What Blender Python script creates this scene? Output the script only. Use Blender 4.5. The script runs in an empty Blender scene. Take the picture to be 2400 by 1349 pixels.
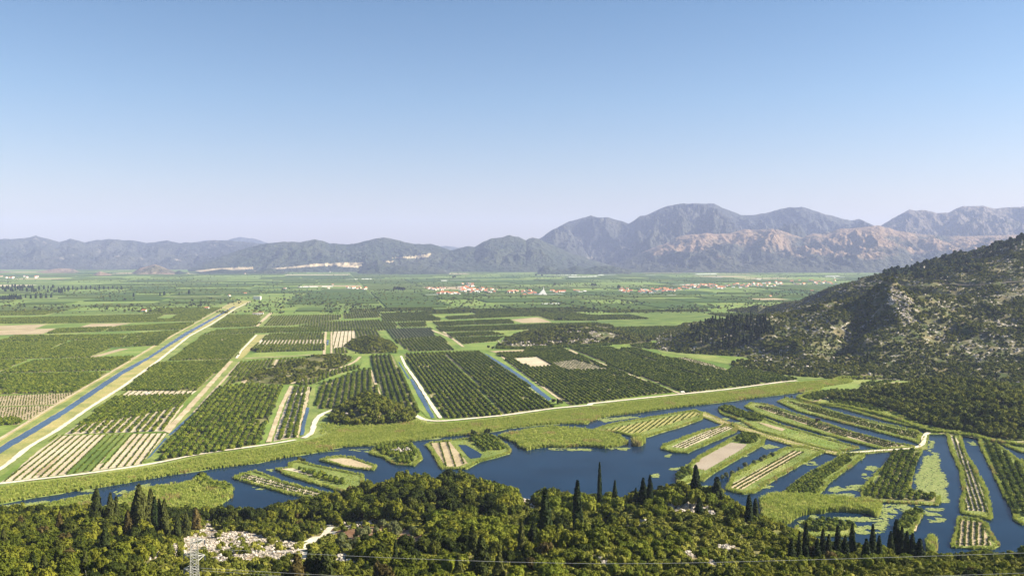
import bpy, math, random
import numpy as np
from mathutils import Vector
from mathutils.geometry import tessellate_polygon

# ------------------------------------------------------------------ camera, light, exposure
SC = bpy.context.scene
COL = SC.collection
PI = math.pi
FPX, HORIZON, CAMH = 2078.0, 600.0, 150.0
PITCH = math.atan((674.5 - HORIZON) / FPX)
cam_d = bpy.data.cameras.new('camera')
cam_d.sensor_width = 36.0
cam_d.lens = FPX / 2400 * 36
cam_d.clip_start = 1.0
cam_d.clip_end = 60000
cam = bpy.data.objects.new('camera', cam_d)
COL.objects.link(cam)
cam.location = (0, 0, CAMH)
cam.rotation_euler = (PI / 2 - PITCH, 0, 0)
SC.camera = cam

SUN_EL, SUN_AZ = math.radians(32), math.radians(90)      # azimuth from +Y towards +X
world = bpy.data.worlds.new('World')
SC.world = world
world.use_nodes = True
wn = world.node_tree
sky = wn.nodes.new('ShaderNodeTexSky')
sky.sky_type = 'NISHITA'
sky.sun_disc = False
sky.sun_elevation = SUN_EL
sky.sun_rotation = SUN_AZ
sky.altitude = 150
sky.air_density = 1.0
sky.dust_density = 1.0
sky.ozone_density = 2.2
tint = wn.nodes.new('ShaderNodeMix'); tint.data_type = 'RGBA'; tint.blend_type = 'MULTIPLY'; tint.inputs[0].default_value = 1.0
tc_ = wn.nodes.new('ShaderNodeTexCoord'); sz_ = wn.nodes.new('ShaderNodeSeparateXYZ'); wn.links.new(tc_.outputs['Generated'], sz_.inputs[0])
tr_ = wn.nodes.new('ShaderNodeValToRGB'); wn.links.new(sz_.outputs[2], tr_.inputs[0])
for _ in range(2): tr_.color_ramp.elements.new(.5)
for e_, (p_, c_) in zip(tr_.color_ramp.elements, [(0.0, (1.12, .95, .98)), (.06, (1.08, .94, .98)), (.17, (.86, .94, 1.02)), (.34, (.54, .77, .90))]):
    e_.position = p_; e_.color = (*c_, 1)
wn.links.new(tr_.outputs[0], tint.inputs[7])
wn.links.new(sky.outputs[0], tint.inputs[6])
wn.links.new(tint.outputs[2], wn.nodes['Background'].inputs[0])
wn.nodes['Background'].inputs[1].default_value = 0.054
sd = bpy.data.lights.new('sun', 'SUN')
sd.energy = 5.0
sd.angle = math.radians(0.5)
sd.color = (1.0, 0.91, 0.72)
sun = bpy.data.objects.new('sun', sd)
COL.objects.link(sun)
sdir = Vector((math.sin(SUN_AZ) * math.cos(SUN_EL), math.cos(SUN_AZ) * math.cos(SUN_EL), math.sin(SUN_EL)))
sun.rotation_euler = sdir.to_track_quat('Z', 'Y').to_euler()
sun.location = (300, -200, 400)
SC.view_settings.view_transform = 'Standard'
SC.view_settings.look = 'None'
SC.view_settings.exposure = 1.46
SC.view_settings.gamma = 1.0
SC.cycles.max_bounces = 5
SC.cycles.diffuse_bounces = 2
SC.cycles.glossy_bounces = 2
SC.cycles.volume_bounces = 1
SC.cycles.transparent_max_bounces = 8
SC.cycles.use_denoising = True

# ------------------------------------------------------------------ pixel <-> world
cp, sp = math.cos(PITCH), math.sin(PITCH)
def ray(x, y):
    x = np.asarray(x, float); y = np.asarray(y, float)
    dx = x - 1200; dz = 674.5 - y
    return dx, FPX * cp + dz * sp, -FPX * sp + dz * cp
def W(x, y, z=0.0):
    dx, dy, dz = ray(x, y)
    t = (z - CAMH) / dz
    return np.stack([dx * t, dy * t], -1)
def WD(x, y, D):
    dx, dy, dz = ray(x, y)
    t = D / dy
    return np.stack([dx * t, D + 0 * t, CAMH + dz * t], -1)
def PX(X, Y, Z):
    f = Y * cp - (Z - CAMH) * sp
    u = Y * sp + (Z - CAMH) * cp
    return 1200 + FPX * X / f, 674.5 - FPX * u / f
ORG = {1: (0, 640), 2: (600, 640), 3: (1200, 640), 4: (1600, 500), 5: (1600, 900), 6: (800, 900), 7: (0, 900)}
def P(c, s):
    ox, oy = ORG[c] if c else (0, 0)
    k = 2.9985 if c else 1
    return np.array([[ox + float(a) / k, oy + float(b) / k] for a, b in (q.split(',') for q in s.split())])
def G(c, s):
    p = P(c, s)
    return W(p[:, 0], p[:, 1])

# ------------------------------------------------------------------ numeric helpers
RS = np.random.RandomState(7)
def _hash(ix, iy, seed):
    h = (ix.astype(np.int64) * 374761393 + iy.astype(np.int64) * 668265263 + seed * 69069) & 0x7fffffff
    h = ((h ^ (h >> 13)) * 1274126177) & 0x7fffffff
    return ((h ^ (h >> 16)) & 0xffff) / 65535.0
def vnoise(x, y, seed=0):
    x = np.asarray(x, float); y = np.asarray(y, float)
    ix, iy = np.floor(x), np.floor(y)
    fx, fy = x - ix, y - iy
    fx = fx * fx * fx * (fx * (fx * 6 - 15) + 10); fy = fy * fy * fy * (fy * (fy * 6 - 15) + 10)
    a = _hash(ix, iy, seed); b = _hash(ix + 1, iy, seed); c = _hash(ix, iy + 1, seed); d = _hash(ix + 1, iy + 1, seed)
    return (a * (1 - fx) + b * fx) * (1 - fy) + (c * (1 - fx) + d * fx) * fy
def fbm(x, y, oct=4, seed=0, ridged=False, lac=2.03, gain=0.5):
    s = 0; a = 1; t = 0
    for o in range(oct):
        ca, sa = math.cos(o * 1.1), math.sin(o * 1.1)
        n = vnoise((x * ca - y * sa) * lac ** o, (x * sa + y * ca) * lac ** o, seed + o * 17)
        if ridged: n = 1 - abs(2 * n - 1)
        s = s + a * n; t += a; a *= gain
    return s / t
def inpoly(pts, poly):
    x, y = pts[:, 0], pts[:, 1]
    r = np.zeros(len(pts), bool)
    n = len(poly)
    for i in range(n):
        x1, y1 = poly[i]; x2, y2 = poly[(i + 1) % n]
        if y1 == y2: continue
        c = (y1 > y) != (y2 > y)
        r ^= c & (x < (x2 - x1) * (y - y1) / (y2 - y1) + x1)
    return r
class TPS:
    def __init__(s, pts):
        p = np.array(pts, float); s.c = p[:, :2] / 100; v = p[:, 2]; n = len(p)
        d = np.linalg.norm(s.c[:, None] - s.c[None], axis=2)
        K = np.where(d > 0, d * d * np.log(d + 1e-9), 0) + np.eye(n) * 0.02
        A = np.zeros((n + 3, n + 3)); A[:n, :n] = K
        Q = np.hstack([np.ones((n, 1)), s.c]); A[:n, n:] = Q; A[n:, :n] = Q.T
        s.w = np.linalg.solve(A, np.concatenate([v, np.zeros(3)]))
    def __call__(s, X, Y):
        sh = np.shape(X); q = np.stack([np.ravel(X), np.ravel(Y)], -1) / 100
        out = np.empty(len(q)); n = len(s.c)
        for i in range(0, len(q), 20000):
            b = q[i:i + 20000]
            d = np.linalg.norm(b[:, None] - s.c[None], axis=2)
            out[i:i + 20000] = (d * d * np.log(d + 1e-9)) @ s.w[:n] + s.w[n] + b @ s.w[n + 1:]
        return out.reshape(sh)

# ------------------------------------------------------------------ object helpers
def tag(o, label=None, cat=None, group=None, kind=None):
    if label: o['label'] = label
    if cat: o['category'] = cat
    if group: o['group'] = group
    if kind: o['kind'] = kind
    return o
def mesh_np(name, V, F, mats, smooth=False, mi=None):
    me = bpy.data.meshes.new(name)
    V = np.asarray(V, np.float32)
    F = np.asarray(F, np.int32)
    k = F.shape[1]
    me.vertices.add(len(V)); me.vertices.foreach_set('co', V.ravel())
    me.loops.add(F.size); me.loops.foreach_set('vertex_index', F.ravel())
    me.polygons.add(len(F)); me.polygons.foreach_set('loop_start', np.arange(len(F), dtype=np.int32) * k)
    if mi is not None: me.polygons.foreach_set('material_index', np.asarray(mi, np.int32))
    me.polygons.foreach_set('use_smooth', np.full(len(F), smooth))
    for m in (mats if isinstance(mats, (list, tuple)) else [mats]): me.materials.append(m)
    me.update(calc_edges=True)
    me.validate()
    return me
def add(name, me, parent=None, loc=None):
    o = bpy.data.objects.new(name, me); COL.objects.link(o)
    if parent: o.parent = parent
    if loc is not None: o.location = loc
    return o
class MB:
    """collects polygons of any size"""
    def __init__(s): s.v = []; s.f = []; s.m = []
    def poly(s, pts, m=0):
        n = len(s.v); s.v += [tuple(p) for p in pts]; s.f.append(tuple(range(n, n + len(pts)))); s.m.append(m)
    def faces(s, V, F, m=0):
        n = len(s.v); s.v += [tuple(p) for p in V]; s.f += [tuple(i + n for i in f) for f in F]; s.m += [m] * len(F)
    def box(s, c, d, rz=0, m=0):
        ca, sa = math.cos(rz), math.sin(rz); V = []
        for i in (-1, 1):
            for j in (-1, 1):
                for k in (-1, 1):
                    x, y = i * d[0] / 2, j * d[1] / 2
                    V.append((c[0] + x * ca - y * sa, c[1] + x * sa + y * ca, c[2] + k * d[2] / 2))
        s.faces(V, [(0, 1, 3, 2), (4, 6, 7, 5), (0, 4, 5, 1), (2, 3, 7, 6), (0, 2, 6, 4), (1, 5, 7, 3)], m)
    def bar(s, a, b, r, n=4, r2=None, m=0):
        a, b = Vector(a), Vector(b); d = (b - a).normalized()
        u = d.cross(Vector((0, 0, 1)) if abs(d.z) < .9 else Vector((1, 0, 0))).normalized(); w = d.cross(u)
        r2 = r if r2 is None else r2; V = []
        for p, rr in ((a, r), (b, r2)):
            for i in range(n):
                t = 2 * PI * (i + .5) / n
                V.append(p + (u * math.cos(t) + w * math.sin(t)) * rr)
        s.faces(V, [(i, (i + 1) % n, n + (i + 1) % n, n + i) for i in range(n)] + [tuple(range(n))[::-1], tuple(range(n, 2 * n))], m)
    def mesh(s, name, mats, smooth=False):
        me = bpy.data.meshes.new(name); me.from_pydata([tuple(v) for v in s.v], [], s.f)
        for m in (mats if isinstance(mats, (list, tuple)) else [mats]): me.materials.append(m)
        me.polygons.foreach_set('material_index', np.array(s.m, np.int32))
        me.polygons.foreach_set('use_smooth', np.full(len(s.f), smooth))
        me.update(); return me
    def build(s, name, mats, parent=None, loc=None, smooth=False):
        return add(name, s.mesh(name, mats, smooth), parent, loc)

def rough(poly, step=5.0, amp=1.2, seed=0):
    """subdivide an outline and let it wander, so shores and field edges are not ruled lines"""
    out = []; n = len(poly)
    for i in range(n):
        a, b = poly[i], poly[(i + 1) % n]
        L = np.linalg.norm(b - a); k = max(1, int(L / step))
        for j in range(k):
            p = a + (b - a) * j / k
            out.append([p[0] + (vnoise(p[0] / 9, p[1] / 9, seed) - .5) * 2 * amp, p[1] + (vnoise(p[0] / 9, p[1] / 9, seed + 5) - .5) * 2 * amp])
    return np.array(out)
def sheet(mb, poly, z, m=0, z0=None):
    pts = [Vector((p[0], p[1], 0)) for p in poly]
    tris = tessellate_polygon([pts])
    V = [(p[0], p[1], z) for p in poly]
    F = []
    for t in tris:
        a, b, c = (V[i] for i in t)
        cr = (b[0] - a[0]) * (c[1] - a[1]) - (b[1] - a[1]) * (c[0] - a[0])
        F.append(tuple(t) if cr > 0 else (t[0], t[2], t[1]))
    mb.faces(V, F, m)
    if z0 is not None:
        n = len(poly)
        mb.faces([(p[0], p[1], z0) for p in poly] + V, [(i, (i + 1) % n, n + (i + 1) % n, n + i) for i in range(n)], m)
def ribbon(mb, line, w, z, m=0, step=6, amp=0.6, seed=3, w2=None):
    pts = []
    for i in range(len(line) - 1):
        L = np.linalg.norm(line[i + 1] - line[i]); k = max(1, int(L / step))
        for j in range(k): pts.append(line[i] + (line[i + 1] - line[i]) * j / k)
    pts.append(line[-1]); pts = np.array(pts)
    k = min(5, max(1, len(pts) // 3)) | 1
    if k > 1:
        pad = np.vstack([np.repeat(pts[:1], k // 2, 0), pts, np.repeat(pts[-1:], k // 2, 0)])
        pts = np.stack([np.convolve(pad[:, i], np.ones(k) / k, 'valid') for i in (0, 1)], -1)
    T = np.gradient(pts, axis=0); T /= np.linalg.norm(T, axis=1)[:, None] + 1e-9
    N = np.stack([-T[:, 1], T[:, 0]], -1)
    ww = np.linspace(w, w2 if w2 else w, len(pts))
    ww = ww * (1 + .25 * (vnoise(pts[:, 0] / 7, pts[:, 1] / 7, seed) - .5) * 2)
    L_ = pts + N * (ww / 2)[:, None]; R_ = pts - N * (ww / 2)[:, None]
    n = len(pts)
    V = [(p[0], p[1], z) for p in R_] + [(p[0], p[1], z) for p in L_]
    mb.faces(V, [(i, i + 1, n + i + 1, n + i) for i in range(n - 1)], m)
    return np.vstack([R_, L_[::-1]])

# ------------------------------------------------------------------ materials
def new_mat(name):
    m = bpy.data.materials.new(name); m.use_nodes = True
    nt = m.node_tree; b = nt.nodes['Principled BSDF']
    b.inputs['Specular IOR Level'].default_value = 0.15
    b.inputs['Roughness'].default_value = 0.85
    return m, nt, b
def ramp(nt, stops, inp):
    r = nt.nodes.new('ShaderNodeValToRGB')
    e = r.color_ramp.elements
    while len(e) < len(stops): e.new(0.5)
    for i, (p, c) in enumerate(stops):
        e[i].position = p; e[i].color = (*c, 1)
    nt.links.new(inp, r.inputs[0]); return r.outputs[0]
def noise(nt, scale, detail=3, stretch=None, rough_=0.55, rz=0):
    g = nt.nodes.new('ShaderNodeNewGeometry'); out = g.outputs['Position']
    if stretch:
        mp = nt.nodes.new('ShaderNodeMapping'); mp.inputs['Scale'].default_value = stretch
        mp.inputs['Rotation'].default_value = (0, 0, rz)
        nt.links.new(out, mp.inputs[0]); out = mp.outputs[0]
    n = nt.nodes.new('ShaderNodeTexNoise'); n.inputs['Scale'].default_value = scale
    n.inputs['Detail'].default_value = detail; n.inputs['Roughness'].default_value = rough_
    nt.links.new(out, n.inputs['Vector']); return n.outputs['Fac']
def mixc(nt, fac, a, b, mode='MIX'):
    m = nt.nodes.new('ShaderNodeMix'); m.data_type = 'RGBA'; m.blend_type = mode
    for v, i in ((fac, 0), (a, 6), (b, 7)):
        if hasattr(v, 'links'): nt.links.new(v, m.inputs[i])
        elif i == 0: m.inputs[0].default_value = v
        else: m.inputs[i].default_value = (*v, 1)
    return m.outputs[2]
def bump(nt, b, h, dist, strength=1.0):
    n = nt.nodes.new('ShaderNodeBump'); n.inputs['Distance'].default_value = dist; n.inputs['Strength'].default_value = strength
    nt.links.new(h, n.inputs['Height']); nt.links.new(n.outputs[0], b.inputs['Normal'])
def soil(name, c1, c2, c3, s1=.05, s2=.6, bd=0.2):
    m, nt, b = new_mat(name)
    a = ramp(nt, [(.3, c1), (.5, c2), (.72, c3)], noise(nt, s1, 4))
    f = ramp(nt, [(.3, (.62, .62, .62)), (.7, (1.3, 1.3, 1.3))], noise(nt, s2, 6, rough_=.68))
    nt.links.new(mixc(nt, 1.0, a, f, 'MULTIPLY'), b.inputs['Base Color'])
    if bd: bump(nt, b, noise(nt, s2 * 1.3, 3), bd)
    return m
def foliage(name, dark, mid, light, s=.6, trans=.22):
    m, nt, b = new_mat(name)
    oi = nt.nodes.new('ShaderNodeObjectInfo')
    n = noise(nt, s, 3)
    ad = nt.nodes.new('ShaderNodeMath'); ad.operation = 'MULTIPLY_ADD'; ad.inputs[1].default_value = .55
    nt.links.new(oi.outputs['Random'], ad.inputs[0])
    m2 = nt.nodes.new('ShaderNodeMath'); m2.operation = 'MULTIPLY'; m2.inputs[1].default_value = .5
    nt.links.new(n, m2.inputs[0]); nt.links.new(m2.outputs[0], ad.inputs[2])
    nt.links.new(ramp(nt, [(.18, dark), (.5, mid), (.8, light)], ad.outputs[0]), b.inputs['Base Color'])
    b.inputs['Roughness'].default_value = .7
    b.inputs['Specular IOR Level'].default_value = .1
    if trans:
        t = nt.nodes.new('ShaderNodeBsdfTranslucent'); x = nt.nodes.new('ShaderNodeMixShader'); x.inputs[0].default_value = trans
        nt.links.new(b.inputs['Base Color'].links[0].from_socket, t.inputs[0])
        nt.links.new(b.outputs[0], x.inputs[1]); nt.links.new(t.outputs[0], x.inputs[2]); nt.links.new(x.outputs[0], nt.nodes['Material Output'].inputs[0])
    return m
def plain(name, c, rough_=.8, spec=.2):
    m, nt, b = new_mat(name)
    n = ramp(nt, [(.3, tuple(x * .85 for x in c)), (.7, tuple(min(1, x * 1.12) for x in c))], noise(nt, .35, 3))
    nt.links.new(n, b.inputs['Base Color']); b.inputs['Roughness'].default_value = rough_; b.inputs['Specular IOR Level'].default_value = spec
    return m
M = {}
M['plain'] = soil('plain_ground', (.085, .15, .022), (.15, .21, .035), (.25, .27, .07), .012, .12)
M['lush'] = soil('lush_grass', (.12, .165, .035), (.19, .23, .055), (.28, .29, .085), .03, .5)
M['verge'] = soil('dry_verge', (.20, .22, .06), (.33, .30, .10), (.44, .35, .15), .03, .5)
M['pale_soil'] = soil('pale_soil', (.42, .34, .23), (.50, .42, .29), (.58, .49, .35), .03, .7)
M['tan_soil'] = soil('tan_soil', (.30, .23, .14), (.38, .30, .18), (.46, .37, .24), .03, .7)
M['grey_soil'] = soil('grey_soil', (.28, .22, .17), (.33, .27, .20), (.36, .30, .23), .05, 1.2)
M['orchard_floor'] = soil('orchard_floor', (.12, .14, .03), (.22, .20, .08), (.38, .31, .18), .04, .6)
M['light_green'] = soil('light_green_field', (.12, .19, .03), (.17, .235, .045), (.24, .27, .07), .02, .3)
M['mid_green'] = soil('mid_green_field', (.065, .11, .018), (.11, .16, .028), (.17, .21, .045), .02, .25)
M['dark_green'] = soil('dark_green_field', (.025, .06, .008), (.04, .085, .012), (.06, .115, .018), .02, .3)
M['gravel'] = soil('gravel', (.58, .50, .38), (.66, .58, .45), (.72, .64, .50), .05, .8, .1)
M['dirt'] = soil('dirt', (.36, .28, .17), (.46, .37, .23), (.56, .47, .32), .05, .8, .1)
M['asphalt'] = soil('asphalt', (.30, .24, .21), (.36, .29, .25), (.42, .34, .30), .05, .8, 0)
M['orange_leaf'] = foliage('orange_leaf', (.034, .058, .005), (.088, .125, .009), (.19, .215, .02), .25)
M['orange_leaf_light'] = foliage('orange_leaf_light', (.065, .10, .009), (.13, .17, .016), (.21, .23, .03), .25)
M['leaf_olive'] = foliage('leaf_olive', (.045, .062, .006), (.11, .13, .013), (.20, .20, .02), .5)
M['leaf_dark'] = foliage('leaf_dark', (.016, .027, .004), (.042, .056, .008), (.09, .098, .014), .5)
M['leaf_yellow'] = foliage('leaf_yellow', (.09, .12, .012), (.16, .19, .018), (.25, .26, .03), .5)
M['leaf_silver'] = foliage('leaf_silver', (.09, .11, .04), (.14, .16, .06), (.20, .21, .09), .5)
M['leaf_brown'] = foliage('leaf_brown', (.06, .05, .015), (.11, .085, .025), (.16, .12, .04), .5)
M['cypress'] = foliage('cypress_leaf', (.012, .024, .006), (.024, .040, .009), (.045, .060, .014), .8)
M['cypress_olive'] = foliage('cypress_leaf_olive', (.03, .045, .01), (.06, .07, .015), (.10, .105, .025), .8)
M['pine'] = foliage('pine_leaf', (.016, .034, .010), (.032, .058, .016), (.060, .090, .024), .4)
M['scrub'] = foliage('scrub_leaf', (.030, .048, .006), (.085, .105, .012), (.18, .175, .02), .02)
M['reed'] = foliage('reed_leaf', (.25, .31, .05), (.34, .39, .075), (.46, .47, .12), .10, .38)
M['reed_dry'] = foliage('reed_dry_leaf', (.30, .27, .08), (.40, .34, .11), (.48, .40, .16), .03, .38)
M['pad'] = foliage('lily_pad', (.20, .26, .08), (.29, .34, .11), (.38, .40, .15), .2)
M['bark'] = plain('bark', (.12, .085, .055))
M['rock'] = soil('limestone', (.32, .27, .22), (.48, .42, .35), (.62, .55, .48), .5, 2.0, .2)
M['white_wall'] = plain('white_wall', (.78, .74, .68))
M['cream_wall'] = plain('cream_wall', (.70, .60, .45))
M['roof_tile'] = plain('roof_tile', (.58, .20, .09))
M['roof_old'] = plain('roof_old', (.42, .20, .13))
M['white_film'] = plain('white_film', (.55, .56, .54), .5)
M['window'] = plain('window', (.05, .06, .08), .2, .5)
M['steel'] = plain('galvanised_steel', (.46, .45, .42), .45, .5)
M['cable'] = plain('cable', (.75, .73, .68), .4, .5)
M['stone_wall'] = plain('stone_wall', (.45, .40, .32))
M['dark_wood'] = plain('dark_wood', (.045, .03, .025))
M['concrete'] = plain('concrete', (.60, .56, .50))

# rocky hillside: limestone, red earth and dry grass in blotches
def hill_mat(name, veg, earth, stone, cover=.56, s=.03):
    m, nt, b = new_mat(name)
    base = ramp(nt, [(.36, veg), (.52, tuple((a + c) / 2 for a, c in zip(veg, earth))), (.66, earth)], noise(nt, s * 1.6, 5))
    st = ramp(nt, [(cover, (0, 0, 0)), (cover + .05, (1, 1, 1))], noise(nt, s * 2.3, 8, rough_=.72))
    stc = ramp(nt, [(.3, tuple(x * .55 for x in stone)), (.6, stone)], noise(nt, s * 14, 4))
    nt.links.new(mixc(nt, st, base, stc), b.inputs['Base Color'])
    bump(nt, b, noise(nt, s * 12, 4), 1.0)
    return m
M['hill'] = hill_mat('rocky_slope', (.05, .07, .014), (.17, .14, .07), (.52, .46, .39), .57)
M['near_hill'] = hill_mat('near_slope', (.08, .10, .018), (.20, .17, .07), (.56, .48, .39), .60, .05)
M['rubble'] = hill_mat('rubble_slope', (.14, .13, .05), (.34, .24, .16), (.56, .48, .40), .46, .12)
def mountain_mat(name, veg, grass, stone, a=.5, c=.6, s=.0012, alt=None):
    m, nt, b = new_mat(name)
    fac = noise(nt, s, 9, rough_=.62)
    if alt:
        gp = nt.nodes.new('ShaderNodeNewGeometry'); sx = nt.nodes.new('ShaderNodeSeparateXYZ'); nt.links.new(gp.outputs['Position'], sx.inputs[0])
        mr = nt.nodes.new('ShaderNodeMapRange'); mr.inputs[1].default_value = alt[0]; mr.inputs[2].default_value = alt[1]; mr.inputs[3].default_value = -.16; mr.inputs[4].default_value = .12
        nt.links.new(sx.outputs[2], mr.inputs[0]); ad = nt.nodes.new('ShaderNodeMath'); nt.links.new(fac, ad.inputs[0]); nt.links.new(mr.outputs[0], ad.inputs[1]); fac = ad.outputs[0]
    f = ramp(nt, [(a - .04, (0, 0, 0)), (a + .05, (1, 1, 1))], fac)
    base = mixc(nt, f, veg, grass)
    st = ramp(nt, [(c, (0, 0, 0)), (c + .08, (1, 1, 1))], noise(nt, s * 3.2, 10, stretch=(1, 1, .35), rough_=.72))
    v = ramp(nt, [(.35, (.62, .62, .62)), (.65, (1.25, 1.25, 1.25))], noise(nt, s * 22, 5, rough_=.7))
    nt.links.new(mixc(nt, 1.0, mixc(nt, st, base, stone), v, 'MULTIPLY'), b.inputs['Base Color'])
    bump(nt, b, noise(nt, s * 14, 7), 90)
    return m
M['mt_grey'] = mountain_mat('mountain_scrub', (.034, .038, .032), (.060, .060, .046), (.30, .25, .20), .52, .60)
M['mt_green'] = mountain_mat('mountain_green', (.030, .042, .022), (.052, .060, .034), (.26, .23, .18), .5, .64)
M['mt_tan'] = mountain_mat('mountain_tan', (.045, .048, .034), (.24, .16, .10), (.34, .27, .20), .50, .64, alt=(60, 380))
M['mt_dry'] = mountain_mat('mountain_dry', (.055, .062, .035), (.13, .105, .08), (.22, .185, .15), .50, .64, alt=(-400, 500))
M['mt_pale'] = mountain_mat('mountain_pale', (.12, .105, .06), (.26, .18, .12), (.36, .28, .22), .45, .56)
# water
def water_mat(name, col, rgh=.08, ws=.6, wb=.06):
    m, nt, b = new_mat(name)
    nt.links.new(ramp(nt, [(.35, tuple(x * .8 for x in col)), (.65, tuple(x * 1.2 for x in col))], noise(nt, .02, 3)), b.inputs['Base Color'])
    b.inputs['Specular IOR Level'].default_value = 0.0
    gl = nt.nodes.new('ShaderNodeBsdfGlossy'); fr = nt.nodes.new('ShaderNodeFresnel'); fr.inputs[0].default_value = 1.33
    ml = nt.nodes.new('ShaderNodeMath'); ml.operation = 'MULTIPLY'; ml.inputs[1].default_value = .55; nt.links.new(fr.outputs[0], ml.inputs[0])
    x = nt.nodes.new('ShaderNodeMixShader'); nt.links.new(ml.outputs[0], x.inputs[0]); df = nt.nodes.new('ShaderNodeBsdfDiffuse')
    nt.links.new(b.inputs['Base Color'].links[0].from_socket, df.inputs[0])
    nt.links.new(df.outputs[0], x.inputs[1]); nt.links.new(gl.outputs[0], x.inputs[2]); nt.links.new(x.outputs[0], nt.nodes['Material Output'].inputs[0])
    bn = nt.nodes.new('ShaderNodeBump'); bn.inputs['Distance'].default_value = wb * 1.6; nt.links.new(noise(nt, ws, 5), bn.inputs['Height']); nt.links.new(bn.outputs[0], gl.inputs['Normal'])
    b = gl
    nt.links.new(ramp(nt, [(.4, (rgh * .5,) * 3), (.62, (rgh * 2.6,) * 3)], noise(nt, .025, 4, stretch=(1, 2.5, 1))), b.inputs['Roughness'])
    return m
M['water'] = water_mat('river_water', (.006, .021, .045))
M['canal_water'] = water_mat('canal_water', (.045, .085, .14), .15)

# ------------------------------------------------------------------ land: the plain and its hills
g = MB(); g.poly([(-17000, -1400, 0), (17000, -1400, 0), (17000, 19500, 0), (-17000, 19500, 0)])
tag(g.build('ground', M['plain']), 'flat green valley floor', kind='structure')

def grid_mesh(x0, x1, y0, y1, st, fz, clip=-.5):
    xs = np.arange(x0, x1 + st, st); ys = np.arange(y0, y1 + st, st)
    X, Y = np.meshgrid(xs, ys); Z = fz(X, Y)
    n = len(xs); idx = np.arange(X.size).reshape(X.shape)
    F = np.stack([idx[:-1, :-1], idx[:-1, 1:], idx[1:, 1:], idx[1:, :-1]], -1).reshape(-1, 4)
    keep = Z.ravel()[F].max(1) > clip + .05
    F = F[keep]
    V = np.stack([X.ravel(), Y.ravel(), np.maximum(Z, clip).ravel()], -1)
    return V, F

# near slope below the viewpoint
c = []
for x in (-300, -100, 0, 60, 140, 300): c += [(x, -60, 152), (x * 1.0, 60, 122), (x, 130, 84)]
def cpt(L, x, y, D): w = WD(x, y, D); L.append(tuple(w))
for x in (-400, 0, 400, 800, 1200, 1600, 2000, 2400, 2800): cpt(c, x, 1400, 212); cpt(c, x, 1520, 175)
for x, y, D in [(0, 1300, 270), (400, 1315, 262), (800, 1300, 265), (1200, 1305, 262), (1600, 1290, 270), (2000, 1322, 262), (2400, 1328, 262), (-400, 1300, 270), (2800, 1330, 262),
                (0, 1255, 345), (300, 1262, 330), (560, 1275, 318), (760, 1262, 330), (1000, 1235, 330), (1250, 1240, 330), (1450, 1232, 330), (1600, 1215, 330), (1800, 1268, 318), (2000, 1296, 310), (2200, 1316, 305), (2400, 1312, 310),
                (0, 1226, 410), (250, 1212, 410), (450, 1218, 405), (650, 1224, 400), (800, 1200, 410), (950, 1160, 420), (1100, 1158, 420), (1220, 1185, 410), (1400, 1178, 410), (1300, 1182, 400), (1480, 1180, 400), (1560, 1178, 390), (1640, 1170, 390), (1720, 1195, 390), (1820, 1250, 380),
                (950, 1150, 470), (1100, 1150, 470), (840, 1165, 460)]:
    cpt(c, x, y, D)
for x, D in [(-500, 520), (-200, 505), (0, 500), (250, 495), (470, 490), (700, 490), (850, 535), (1000, 560), (1150, 545), (1300, 510), (1450, 500), (1600, 480), (1720, 465), (1800, 440), (1900, 415), (2050, 392), (2200, 372), (2400, 372), (2600, 380), (2900, 390)]:
    X = (x - 1200) / FPX * D; c.append((X, D, -2.0)); c.append((X * 1.1, D * 1.1, -9.0)); c.append((X * 1.3, D * 1.35, -20.0))
near_t = TPS(c)
def near_z(X, Y): return near_t(X, Y) + (fbm(X / 22, Y / 22, 4, 3) - .5) * 5
# right-hand hill
c = []
for x, y, D in [(1600, 783, 1500), (1650, 768, 1470), (1700, 762, 1440), (1740, 758, 1430), (1800, 768, 1400), (1870, 760, 1420), (1930, 735, 1430), (2000, 705, 1440), (2080, 692, 1450), (2050, 702, 1450), (2110, 700, 1450), (2080, 700, 1500), (2085, 700, 1400), (2130, 690, 1440), (2040, 702, 1500), (2060, 700, 1560), (2200, 718, 1420), (2300, 730, 1400), (2400, 735, 1380), (2550, 735, 1380),
                (2020, 745, 1370), (2110, 735, 1370), (2120, 780, 1290), (2020, 800, 1260), (2100, 840, 1180), (1900, 820, 1270), (1900, 860, 1150), (1780, 830, 1320), (1700, 815, 1370), (2250, 790, 1260), (2250, 850, 1150), (2400, 790, 1240), (2400, 850, 1130), (2600, 800, 1230), (2000, 868, 1120),
                (2020, 664, 1760), (2100, 668, 1720), (2200, 667, 1660), (2300, 664, 1620), (2400, 662, 1590), (2550, 660, 1590), (2150, 675, 1600), (2300, 690, 1520),
                (2010, 675, 1830), (2060, 660, 1860), (2100, 645, 1900), (2150, 634, 1920), (2200, 626, 1920), (2260, 613, 1920), (2300, 598, 1930), (2350, 580, 1930), (2400, 564, 1930), (2550, 516, 1960),
                (2060, 652, 1790), (2200, 645, 1760), (2300, 630, 1740), (2400, 612, 1740), (2550, 590, 1740),
                (1980, 688, 1880), (1930, 700, 2020), (1880, 710, 2150), (1820, 713, 2280), (1780, 718, 2380), (1900, 715, 1900), (1960, 715, 1720), (1900, 745, 1650)]:
    cpt(c, x, y, D)
for x, y in [(1515, 795), (1540, 803), (1640, 845), (1700, 860), (1760, 872), (1870, 884), (1990, 893), (2080, 897), (2150, 899), (2280, 904), (2400, 908), (2600, 912), (1560, 770), (1700, 752), (1730, 725), (1790, 733), (1850, 742), (1870, 748), (1800, 752), (1690, 714)]:
    w = W(x, y); c.append((w[0], w[1], -1.5))
for x, y in [(1400, 800), (1500, 850), (1640, 900), (1990, 940), (2400, 960), (1640, 740)]:
    w = W(x, y); c.append((w[0], w[1], -12))
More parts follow.
